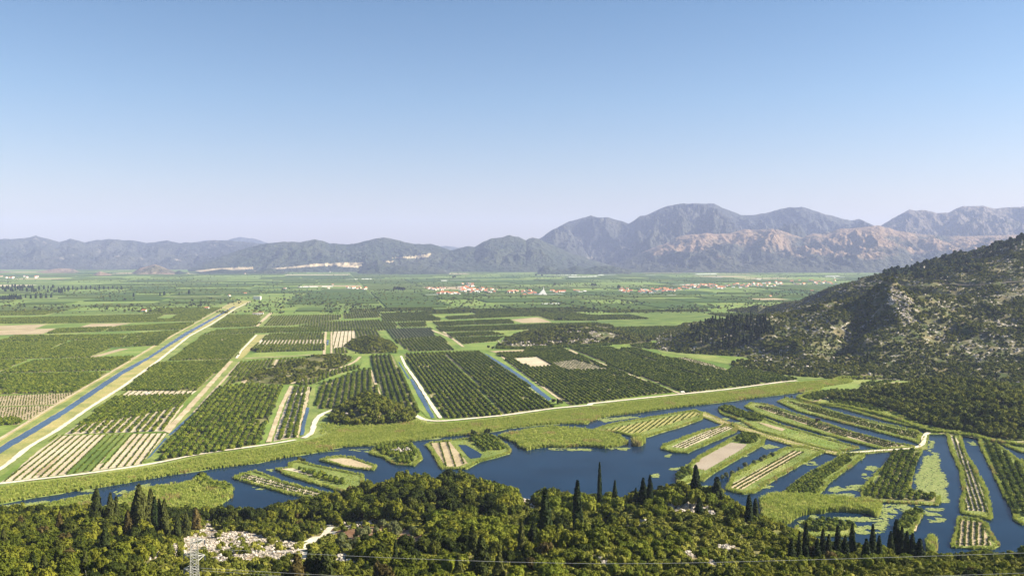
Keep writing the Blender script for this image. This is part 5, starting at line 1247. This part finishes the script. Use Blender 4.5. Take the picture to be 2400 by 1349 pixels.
bush_line(2, '1500,278 1810,262', 12, 1, 1.0, 'dark tree in the windbreak across the orchards', .2); bush_line(2, '2120,330 2145,330', 3, 1, 1.4, 'dark round tree beside the brown patch', .2)

# hedge right below the rocky mound
q = grid_points(G(3, '-110,522 60,524 400,512 690,500 700,508 400,522 50,534 -110,532'), VX, 3, 3, .4, .02)
stuff('hedge', 'dark hedge running along the foot of the rocky mound', 'hedge', np.column_stack([q, 0 * q[:, 0] + .2]), ORANGE[:3], (1.0, 1.3))

# ------------------------------------------------------------------ distant trees
q = []
rng = np.random.RandomState(3)
for _ in range(16000):
    x, y = rng.rand() * 2400, 640 + 95 * rng.rand() ** 1.1
    if vnoise(x / 90, y / 9, 3) + rng.rand() * .35 > .62: q.append(W(x, y))
q = np.array(q); kq = (right_z(q[:, 0], q[:, 1]) < 0) | (q[:, 1] > 2900) | (q[:, 0] < 100); q = q[kq]
stuff('field_trees', 'small dark trees and bushes dotted over the far plain', 'trees', np.column_stack([q, 0 * q[:, 0]]), BROAD_LOW[:3], (.35, 1.25), (.7, 1.2))
POPX = [(x, 672 + 14 * rng.rand()) for x in np.concatenate([rng.rand(26) * 85 + 0, 40 + rng.rand(26) * 120])] + [(x, 702 - x * .02) for x in np.linspace(2, 48, 10)] + [(60 + i * 12, 696 + rng.rand() * 3) for i in range(6)] + [(x, 676 + 4 * rng.rand()) for x in np.linspace(150, 285, 14)] + [(375, 694), (385, 693), (313, 696), (443, 690), (420, 692)]
for i, (x, y) in enumerate(POPX):
    w = W(x, y); o = add('poplar', CYP_LOW[i % 2], loc=(w[0], w[1], 0)); s = 1.0 + .6 * rng.rand(); o.scale = (s * 2.2, s * 2.2, s)
    zn = 'nearest row at the left edge' if y > 698 and x < 50 else 'left edge stand' if x < 60 else 'middle of the far left stand' if x < 120 else 'right end of the far left stand' if x < 200 else 'loose line right of the far left stand'; bg = 'tall' if s > 1.3 else 'shorter'
    tag(o, '%s dark tree on the far plain, %s' % (bg, zn), 'tree', '%s dark trees, %s' % (bg, zn))
for i in range(24):
    w = W(1684 + i * 2.7, 639.5); o = add('poplar', CYP_LOW[i % 2], loc=(w[0], w[1], 0)); o.scale = (1.8, 1.8, 1.3)
    tag(o, 'dark tree in the windbreak beside the far white greenhouses', 'tree', 'trees of the far windbreak')
for i, (x, y) in enumerate([(937, 681), (932, 680), (942, 682), (946, 682), (925, 680), (1062, 652), (1066, 651), (1300, 670), (1395, 672), (1388, 671), (1270, 648), (1450, 676), (1256, 647)]):
    w = W(x, y); o = add('poplar', BROAD_LOW[1], loc=(w[0], w[1], 0)); o.scale = (2.6, 2.6, 3.0); tag(o, 'dark tree clump standing out near the villages', 'tree', 'dark trees near the villages')

# ------------------------------------------------------------------ buildings
def house_meshes(L, B, H, rh, wm, rm):
    w = MB(); w.box((0, 0, H / 2 - .5), (L, B, H + 1)); w.poly([(-L / 2, -B / 2, H), (-L / 2, B / 2, H), (-L / 2, 0, H + rh)][::-1]); w.poly([(L / 2, -B / 2, H), (L / 2, B / 2, H), (L / 2, 0, H + rh)])
    r = MB(); e = .5; t = .25
    for s_ in (-1, 1):
        a = [(-L / 2 - e, s_ * (B / 2 + e), H - rh * e / (B / 2)), (L / 2 + e, s_ * (B / 2 + e), H - rh * e / (B / 2)), (L / 2 + e, 0, H + rh), (-L / 2 - e, 0, H + rh)]
        b_ = [(x, y, zz + t) for x, y, zz in a]; r.faces(a + b_, [(3, 2, 1, 0), (4, 5, 6, 7), (0, 1, 5, 4), (1, 2, 6, 5), (3, 0, 4, 7)])
    wi = MB()
    for s_ in (-1, 1):
        for x in (-L * .3, 0, L * .3): wi.box((x, s_ * (B / 2 + .03), H * .5), (1.1, .08, 1.4))
    return w.mesh('wall', M[wm]), r.mesh('roof', M[rm]), wi.mesh('window', M['window'])
HS = [house_meshes(11, 9, 6.5, 2.6, 'white_wall', 'roof_tile'), house_meshes(14, 9, 5.5, 2.4, 'white_wall', 'roof_tile'), house_meshes(10, 10, 7.5, 2.8, 'cream_wall', 'roof_tile'), house_meshes(12, 8, 5, 2.0, 'white_wall', 'roof_old'), house_meshes(16, 9, 4, 1.6, 'white_wall', 'white_wall')]
def house(x, y, i, label, group, rz=None, s=1.0):
    w = W(x, y); e = bpy.data.objects.new('house', None); COL.objects.link(e); e.location = (w[0], w[1], 0); e.rotation_euler.z = RS.choice([0, .2, -.3, 1.5, .6]) if rz is None else rz; e.scale = (s, s, s)
    a, b_, c_ = HS[i]; add('wall', a, e); add('roof', b_, e); tag(e, label, 'house', group); return e
CL = [(1078, 1110, 665, 688, 34, 'in the dense middle of the village left of the white church'), (1000, 1042, 675, 681, 10, 'at the left end of the village left of the church'), (1025, 1078, 686, 691, 12, 'along the near side of the village left of the church'), (1110, 1165, 677, 689, 18, 'at the right end of the village left of the church'), (1190, 1215, 681, 690, 7, 'in the small cluster midway to the white church'), (1222, 1256, 684, 694, 12, 'just left of the white church'), (1292, 1325, 680, 688, 9, 'just right of the white church'), (1345, 1372, 683, 687, 4, 'alone in the fields right of the church'), (1452, 1482, 677, 687, 12, 'in the compact cluster at the left end of the long village'), (1496, 1585, 677, 687, 30, 'in the orange-roofed row of the long village'), (1590, 1710, 668, 679, 40, 'in the middle of the long village'), (1716, 1835, 664, 674, 34, 'in the right part of the long village'), (1850, 1962, 658, 668, 26, 'in the row beside the dark hill'), (810, 860, 675, 681, 8, 'in the hamlet left of the villages')]
for x0, x1, y0, y1, n, d in CL:
    for j in range(n):
        x = x0 + (x1 - x0) * (j + RS.rand() * .8) / n
        tilt = (.5 - (x - x0) / (x1 - x0)) * (0 if n < 30 or x0 < 1400 else 6)
        y = min(y1 + 1, max(y0 - 1, y0 + (y1 - y0) * RS.rand() + tilt)); i = RS.choice(5, p=[.33, .25, .17, .15, .10])
        house(x, y, i, '%s house %s' % (['white orange-roofed', 'long white orange-roofed', 'cream orange-roofed', 'white brown-roofed', 'low white flat-roofed'][i], d), '%s houses %s' % (['white orange-roofed', 'long white', 'cream', 'brown-roofed', 'low white'][i], d), s=.85 + .3 * RS.rand())
for x, y in ((668, 677), (770, 676), (575, 689), (537, 694), (1903, 683), (1805, 696), (338, 730), (485, 724), (780, 668), (1690, 673)):
    house(x, y, 1, 'lone small house standing by itself in the fields of the plain', 'lone houses of the plain', s=.8)
far = MB()
# far villages at the foot of the mountains: small blocks, each its own object
for x0, x1, y0, y1, n in ((0, 90, 648, 654, 14), (470, 600, 636, 643, 18), (650, 800, 634, 638, 14), (1030, 1100, 629, 632, 10), (1430, 1560, 626, 629, 18), (1560, 1880, 624, 628, 44), (1100, 1200, 631, 633, 5)):
    for j in range(n):
        w = W(x0 + (x1 - x0) * RS.rand(), y0 + (y1 - y0) * RS.rand()); i = RS.choice([0, 1, 2]); me = HS[i][0]
        if 'fh%d' % i not in SRC:
            jm = MB(); sx = [(11, 9, 6.5, 2.6), (14, 9, 5.5, 2.4), (10, 10, 7.5, 2.8)][i]; L_, B_2, H_, rh_ = sx; jm.box((0, 0, H_ / 2), (L_, B_2, H_))
            a = [(-L_ / 2, -B_2 / 2, H_ + .02), (L_ / 2, -B_2 / 2, H_ + .02), (L_ / 2, B_2 / 2, H_ + .02), (-L_ / 2, B_2 / 2, H_ + .02), (-L_ / 2, 0, H_ + rh_), (L_ / 2, 0, H_ + rh_)]
            jm.faces(a, [(0, 1, 5, 4), (2, 3, 4, 5), (1, 2, 5), (3, 0, 4)], 1); SRC['fh%d' % i] = jm.mesh('far_house', [M['white_wall'], M['roof_tile']])
        o = add('house', SRC['fh%d' % i], loc=(w[0], w[1], 0)); o.scale = (1.2, 1.1, 1.1); o.rotation_euler.z = RS.rand() * 3
        d = 'below the mountains at the %s' % ('far left' if x0 < 100 else 'left' if x0 < 620 else 'centre left' if x0 < 900 else 'centre' if x0 < 1300 else 'right')
        tag(o, 'tiny hazy house in the village ' + d, 'house', 'hazy village houses ' + d)
# white church
w = W(1272, 691.5); ch = bpy.data.objects.new('church', None); COL.objects.link(ch); ch.location = (w[0], w[1], 0)
m = MB(); m.faces([(-20, -14, 0), (17, -14, 0), (17, 14, 0), (-20, 14, 0), (0, -2, 21), (6, -2, 21), (6, 3, 21), (0, 3, 21)], [(0, 1, 5, 4), (1, 2, 6, 5), (2, 3, 7, 6), (3, 0, 4, 7), (4, 5, 6, 7)]); m.build('wall', M['white_wall'], ch)
m = MB(); m.bar((3, 0, 20), (3, 0, 33), 2.2, 6, .3); m.build('spire', M['white_wall'], ch)
m = MB(); m.box((3, 0, 35), (.6, .6, 4)); m.box((3, 0, 35.6), (2.4, .62, .6)); m.build('cross', M['white_wall'], ch)
m = MB(); m.box((-20, 0, 3), (26, 14, 6)); m.build('aisle', M['white_wall'], ch)
m = MB(); m.box((0, -13.2, 3), (4, 2.4, 5)); m.build('door', M['window'], ch)
tag(ch, 'white tent-shaped church with a pointed spire rising over the villages', 'church')
# two-storey building by the canal end, farm by the lane
def block(x, y, L, B, H, label, rz=0, roof='white_wall', storeys=2, group=None):
    w = W(x, y); e = bpy.data.objects.new('building', None); COL.objects.link(e); e.location = (w[0], w[1], 0); e.rotation_euler.z = rz
    m = MB(); m.box((0, 0, H / 2), (L, B, H)); m.build('wall', M['white_wall'], e)
    m = MB(); m.box((0, 0, H + .25), (L + .8, B + .8, .5)); m.build('roof', M[roof], e)
    for f in range(storeys):
        for i in range(int(L / 4)):
            mm = MB(); mm.box((-L / 2 + 2 + i * 4, -B / 2 - .03, H * (f + .55) / storeys), (1.5, .08, 1.5)); mm.build('window', M['window'], e)
    tag(e, label, 'building', group); return e
block(603, 702, 24, 14, 11, 'white two-storey building with window rows at the far end of the canal')
for x_, y_, L_, r_, t_ in ((598, 737, 13, 'roof_old', 'white farm shed at the left of the farmstead near the canal'), (612, 736, 12, 'roof_tile', 'red-roofed farmhouse at the right of the farmstead near the canal'), (605, 738.5, 9, 'white_wall', 'low white annex in front of the farmhouse near the canal')): block(x_, y_, L_, 8, 4.5, t_, .2, r_, 1)
# greenhouses: long arched film tunnels
def greenhouse(x0, x1, y, wd, label, n=1):
    n = min(n, 2); wd *= .7
    a, b = W(x0, y), W(x1, y - (x1 - x0) * .02); d = b - a; L = np.linalg.norm(d); e = bpy.data.objects.new('greenhouse', None); COL.objects.link(e); e.location = (a[0], a[1], 0); e.rotation_euler.z = math.atan2(d[1], d[0])
    m = MB()
    for k_ in range(n):
        V = []; o_ = k_ * wd
        for xx in (0, L):
            for j in range(7): t = PI * j / 6; V.append((xx, o_ + wd / 2 - wd / 2 * math.cos(t), 3.2 * math.sin(t) ** .6))
        m.faces(V, [(j, j + 1, 8 + j, 7 + j) for j in range(6)] + [tuple(range(7))[::-1], tuple(range(7, 14))])
    m.build('cover', M['white_film'], e)
    m = MB()
    for k_ in range(n): m.box((L / 2, k_ * wd + wd / 2, .25), (L + .4, wd + .3, .5))
    m.build('base', M['concrete'], e); tag(e, label, 'greenhouse', 'greenhouses of the plain')
for g_ in ((998, 1030, 692, 9, 'white greenhouse at the near left of the church village', 1), (1034, 1118, 658, 12, 'long white greenhouse behind the church village', 1), (1278, 1352, 646.5, 14, 'longest white greenhouse on the far plain', 3), (1333, 1402, 649, 14, 'white greenhouse just nearer than the longest one', 2), (1402, 1446, 645, 14, 'white greenhouse at the right end of the far group', 2), (1515, 1537, 645.5, 14, 'short white greenhouse right of the far group', 2), (1630, 1680, 643, 13, 'white greenhouse left of the dark windbreak', 2), (1672, 1695, 651, 14, 'bright white greenhouse in front of the windbreak', 3), (1577, 1640, 668, 7, 'thin pale greenhouse behind the long village', 1), (1500, 1550, 687.5, 7, 'pale greenhouse along the near side of the orange-roofed row', 1), (1565, 1585, 693, 7, 'small white greenhouse in front of the long village', 1), (1270, 1311, 713, 5, 'narrow white greenhouse in the orchards below the church', 1), (1935, 1968, 648, 14, 'white greenhouse cluster near the dark hill, left one', 3), (1955, 1985, 651, 14, 'white greenhouse cluster near the dark hill, right one', 2), (812, 838, 655, 8, 'small white greenhouse at the left far plain', 1), (848, 871, 654, 8, 'second small white greenhouse at the left far plain', 1), (698, 745, 673, 7, 'low white greenhouse left of the hamlet', 1), (754, 780, 672, 7, 'short white greenhouse beside the lone house', 1), (1282, 1320, 691, 8, 'white greenhouse just right of the church', 1), (1998, 2020, 636, 16, 'white greenhouse at the edge of the dark hill', 1), (1775, 1784, 655, 40, 'pale square greenhouse standing on end to the road', 1)):
    greenhouse(*g_)

# viaduct on the far slope
vd = bpy.data.objects.new('viaduct', None); COL.objects.link(vd)
a, b = WD(805, 614.5, 8900), WD(868, 611.5, 8900); vd.location = a; dv = b - a
m = MB(); m.bar((0, 0, 0), tuple(dv), 5, 4); m.build('deck', M['concrete'], vd)
for i in range(9):
    m = MB(); p_ = dv * (i + .5) / 9; m.box((p_[0], p_[1] + 2, p_[2] - 28), (5, 5, 50)); m.build('pier', M['concrete'], vd)
tag(vd, 'long pale motorway viaduct on piers across the far left hillside', 'viaduct')

# ------------------------------------------------------------------ things on the near slope
b = hit(1320, 1165); hut = bpy.data.objects.new('stone_hut', None); COL.objects.link(hut); hut.location = b + np.array([0, 0, 1.5]); hut.rotation_euler.z = .5
m = MB(); m.box((0, 0, 1.0), (5, 4, 3.4)); m.poly([(2.5, -2, 2.7), (2.5, 2, 2.7), (2.5, 0, 4)]); m.poly([(-2.5, -2, 2.7), (-2.5, 0, 4), (-2.5, 2, 2.7)]); m.build('wall', M['stone_wall'], hut)
m = MB()
for s_ in (-1, 1): m.faces([(-2.8, s_ * 2.4, 2.55), (2.8, s_ * 2.4, 2.55), (2.8, 0, 4.15), (-2.8, 0, 4.15), (-2.8, s_ * 2.4, 2.75), (2.8, s_ * 2.4, 2.75), (2.8, 0, 4.35), (-2.8, 0, 4.35)], [(0, 1, 2, 3), (4, 5, 6, 7), (0, 1, 5, 4), (1, 2, 6, 5), (0, 3, 7, 4)])
m.build('roof', M['roof_old'], hut); m = MB(); m.box((-.6, -2.04, .9), (1, .1, 1.9)); m.build('door', M['dark_wood'], hut)
tag(hut, 'small old stone hut with a gabled roof at the lake edge among cypresses', 'hut')
w = W(1917, 989); sh_ = bpy.data.objects.new('shed', None); COL.objects.link(sh_); sh_.location = (w[0], w[1], .8); sh_.rotation_euler.z = -.4
m = MB(); m.box((0, 0, 1.2), (4.2, 3, 2.4)); m.build('wall', M['dark_wood'], sh_); m = MB(); m.box((0, 0, 2.55), (4.8, 3.6, .25)); m.build('roof', M['dark_wood'], sh_); m = MB(); m.box((.6, -1.53, 1.0), (1, .08, 1.9)); m.build('door', M['bark'], sh_)
tag(sh_, 'small dark brown wooden shed on the striped island strip', 'shed')
# white van on the bank road
def car(x, y, rz, label):
    w = W(x, y); e = bpy.data.objects.new('van', None); COL.objects.link(e); e.location = (w[0], w[1], .66); e.rotation_euler.z = rz
    m = MB(); m.box((0, 0, 1.0), (4.6, 1.9, 1.1)); m.box((-.3, 0, 1.85), (3.6, 1.75, .7)); m.build('body', M['white_wall'], e); m = MB(); m.box((1.52, 0, 1.85), (.06, 1.5, .5)); m.build('windscreen', M['window'], e)
    for i in (-1.4, 1.4):
        for j in (-.9, .9): m = MB(); m.bar((i, j - .1, .35), (i, j + .1, .35), .35, 10); m.build('wheel', M['dark_wood'], e)
    tag(e, label, 'van')
car(1600, 922, .2, 'white van parked on the pale road above the reed bank'); car(345, 925, .2, 'white van standing in the gap of the dark orchard')

# named crags: clusters of boulders in one outcrop each
def crag(pl, n, label, s0, s1):
    rng = np.random.RandomState(n); V = []; F = []; off = 0; c0 = None; t = 0
    while t < n:
        x, y = rng.uniform(pl[:, 0].min(), pl[:, 0].max()), rng.uniform(pl[:, 1].min(), pl[:, 1].max())
        if not inpoly(np.array([[x, y]]), pl)[0]: t += .2; continue
        b = hit(x, y); c0 = b if c0 is None else c0; r = rng.uniform(s0, s1)
        v, f = ellipsoid(b - c0 + np.array([0, 0, .2 * r]), (r, r * rng.uniform(.6, 1), r * rng.uniform(.5, .9)), 7, 5, .26, rng); V.append(v); F.append(f + off); off += len(v); t += 1
    o = add('rock_outcrop', mesh_np('rock_outcrop', np.vstack(V), np.vstack(F), M['rock']), loc=c0); tag(o, label, 'rock outcrop')
CR = ['wide rubble field of pale limestone around the pylon', 'pale stone ledge above the silvery olive trees', 'small bright boulder patch below the olives', 'white crag left of the dark cypress pair, right of centre', 'stones beside the old hut', 'jagged white crag at the lake edge right of centre', 'slanting white rock slab near the bottom, right of centre', 'rocks by the bottom of the pale track', 'small crag above the slanting slab', 'stones at the bottom right of centre', 'stones showing on top of the wooded knoll', 'rocks at the water edge right of the lake cypresses', 'thin stone line below the right crag', 'small stones left of the slanting slab']
for i, r in enumerate(ROCKS): crag(r, [620, 40, 26, 46, 26, 26, 24, 26, 18, 16, 10, 14, 10, 14][i], CR[i], .18 if i == 0 else .4, .75 if i == 0 else 1.3)
w = W(*P(6, '430,488')[0]); rng = np.random.RandomState(2); V = []; F = []; off = 0
for _ in range(26):
    v, f = ellipsoid((rng.normal() * 4, rng.normal() * 3, .8 + rng.rand() * 1.6), rng.uniform(.8, 1.6, 3), 7, 5, .26, rng); V.append(v); F.append(f + off); off += len(v)
o = add('rock_outcrop', mesh_np('rock_outcrop', np.vstack(V), np.vstack(F), M['rock']), loc=(w[0], w[1], .7)); tag(o, 'white rock pile on the bushy islet in the river', 'rock outcrop')

# ------------------------------------------------------------------ pylon and power lines
pb = WD(455, 1262, 205.); base = near_z(pb[0], pb[1]); Hh = pb[2] - base
py_ = bpy.data.objects.new('pylon', None); COL.objects.link(py_); py_.location = (pb[0], pb[1], base); py_.rotation_euler.z = .35
m = MB()
def wd_(z): return 2.8 - (2.8 - 1.0) * min(1, z / (Hh - 9)) if z < Hh - 9 else 1.0 - .25 * (z - Hh + 9) / 9
lv = [0]
while lv[-1] < Hh - 1.2: lv.append(lv[-1] + max(1.3, wd_(lv[-1]) * .95))
lv[-1] = Hh
for i in range(len(lv) - 1):
    a, b = wd_(lv[i]), wd_(lv[i + 1])
    c1 = [(s1 * a, s2 * a, lv[i]) for s1, s2 in ((-1, -1), (1, -1), (1, 1), (-1, 1))]; c2 = [(s1 * b, s2 * b, lv[i + 1]) for s1, s2 in ((-1, -1), (1, -1), (1, 1), (-1, 1))]
    for k in range(4):
        m.bar(c1[k], c2[k], .10); m.bar(c1[k], c2[(k + 1) % 4], .06); m.bar(c1[(k + 1) % 4], c2[k], .06); m.bar(c2[k], c2[(k + 1) % 4], .06)
m.build('lattice_mast', M['steel'], py_)
tips = []
for j, (zz, sg) in enumerate(((Hh - 1.2, 1), (Hh - 4.2, -1), (Hh - 4.9, 1), (Hh - 7.6, -1))):
    m = MB(); t = Vector((sg * 2.3, sg * .0, zz + .9)); w_ = wd_(zz)
    for s_ in (-1, 1): m.bar((sg * w_ * .9, s_ * w_, zz), t, .13, 4, .08); m.bar((sg * w_ * .9, s_ * w_, zz + 1.2), t, .10, 4, .06)
    m.bar((-sg * w_, 0, zz + .3), t, .16); m.build('crossarm', M['steel'], py_); tips.append(t)
    m = MB()
    for q_ in range(5): m.bar((t.x, t.y, t.z - .2 - q_ * .22), (t.x, t.y, t.z - .34 - q_ * .22), .16, 8)
    m.build('insulator', M['window'], py_)
tag(py_, 'galvanised lattice power pylon with slanted crossarms in the stony clearing', 'pylon')
def cable(pts, label, r=.026):
    P_ = [Vector(p) for p in pts]; m = MB()
    for a, b in zip(P_[:-1], P_[1:]): m.bar(a, b, r, 5)
    tag(m.build('power_line', M['cable']), label, 'power line', 'power lines of the near slope')
def cab(pl, label):
    x = np.linspace(pl[0][0], pl[-1][0], 40); y = np.interp(x, [p[0] for p in pl], [p[1] for p in pl]); D = np.interp(x, [p[0] for p in pl], [p[2] for p in pl])
    ker = np.ones(7) / 7; yy = y.copy(); yy[3:-3] = np.convolve(y, ker, 'valid'); cable([tuple(WD(a, b, c_)) for a, b, c_ in zip(x, yy, D)], label)
cab([(472, 1284, 205), (700, 1296, 196), (1000, 1310, 186), (1300, 1319, 178), (1500, 1321, 172), (1700, 1316, 168), (2000, 1308, 160), (2480, 1292, 150)], 'upper power line sagging from the pylon across to the right edge')
cab([(470, 1330, 205), (800, 1349, 196), (1300, 1372, 180), (1800, 1366, 168), (2200, 1348, 158), (2480, 1339, 150)], 'lower power line leaving the pylon and reappearing at the bottom right')
cab([(472, 1336, 205), (640, 1347, 200), (900, 1372, 190)], 'lowest short power line right of the pylon foot')
cab([(440, 1290, 205), (330, 1305, 215), (180, 1328, 228), (-60, 1352, 245)], 'power line running from the pylon down to the left edge')
cab([(440, 1335, 205), (390, 1343, 208), (200, 1372, 225)], 'lower power line left of the pylon')
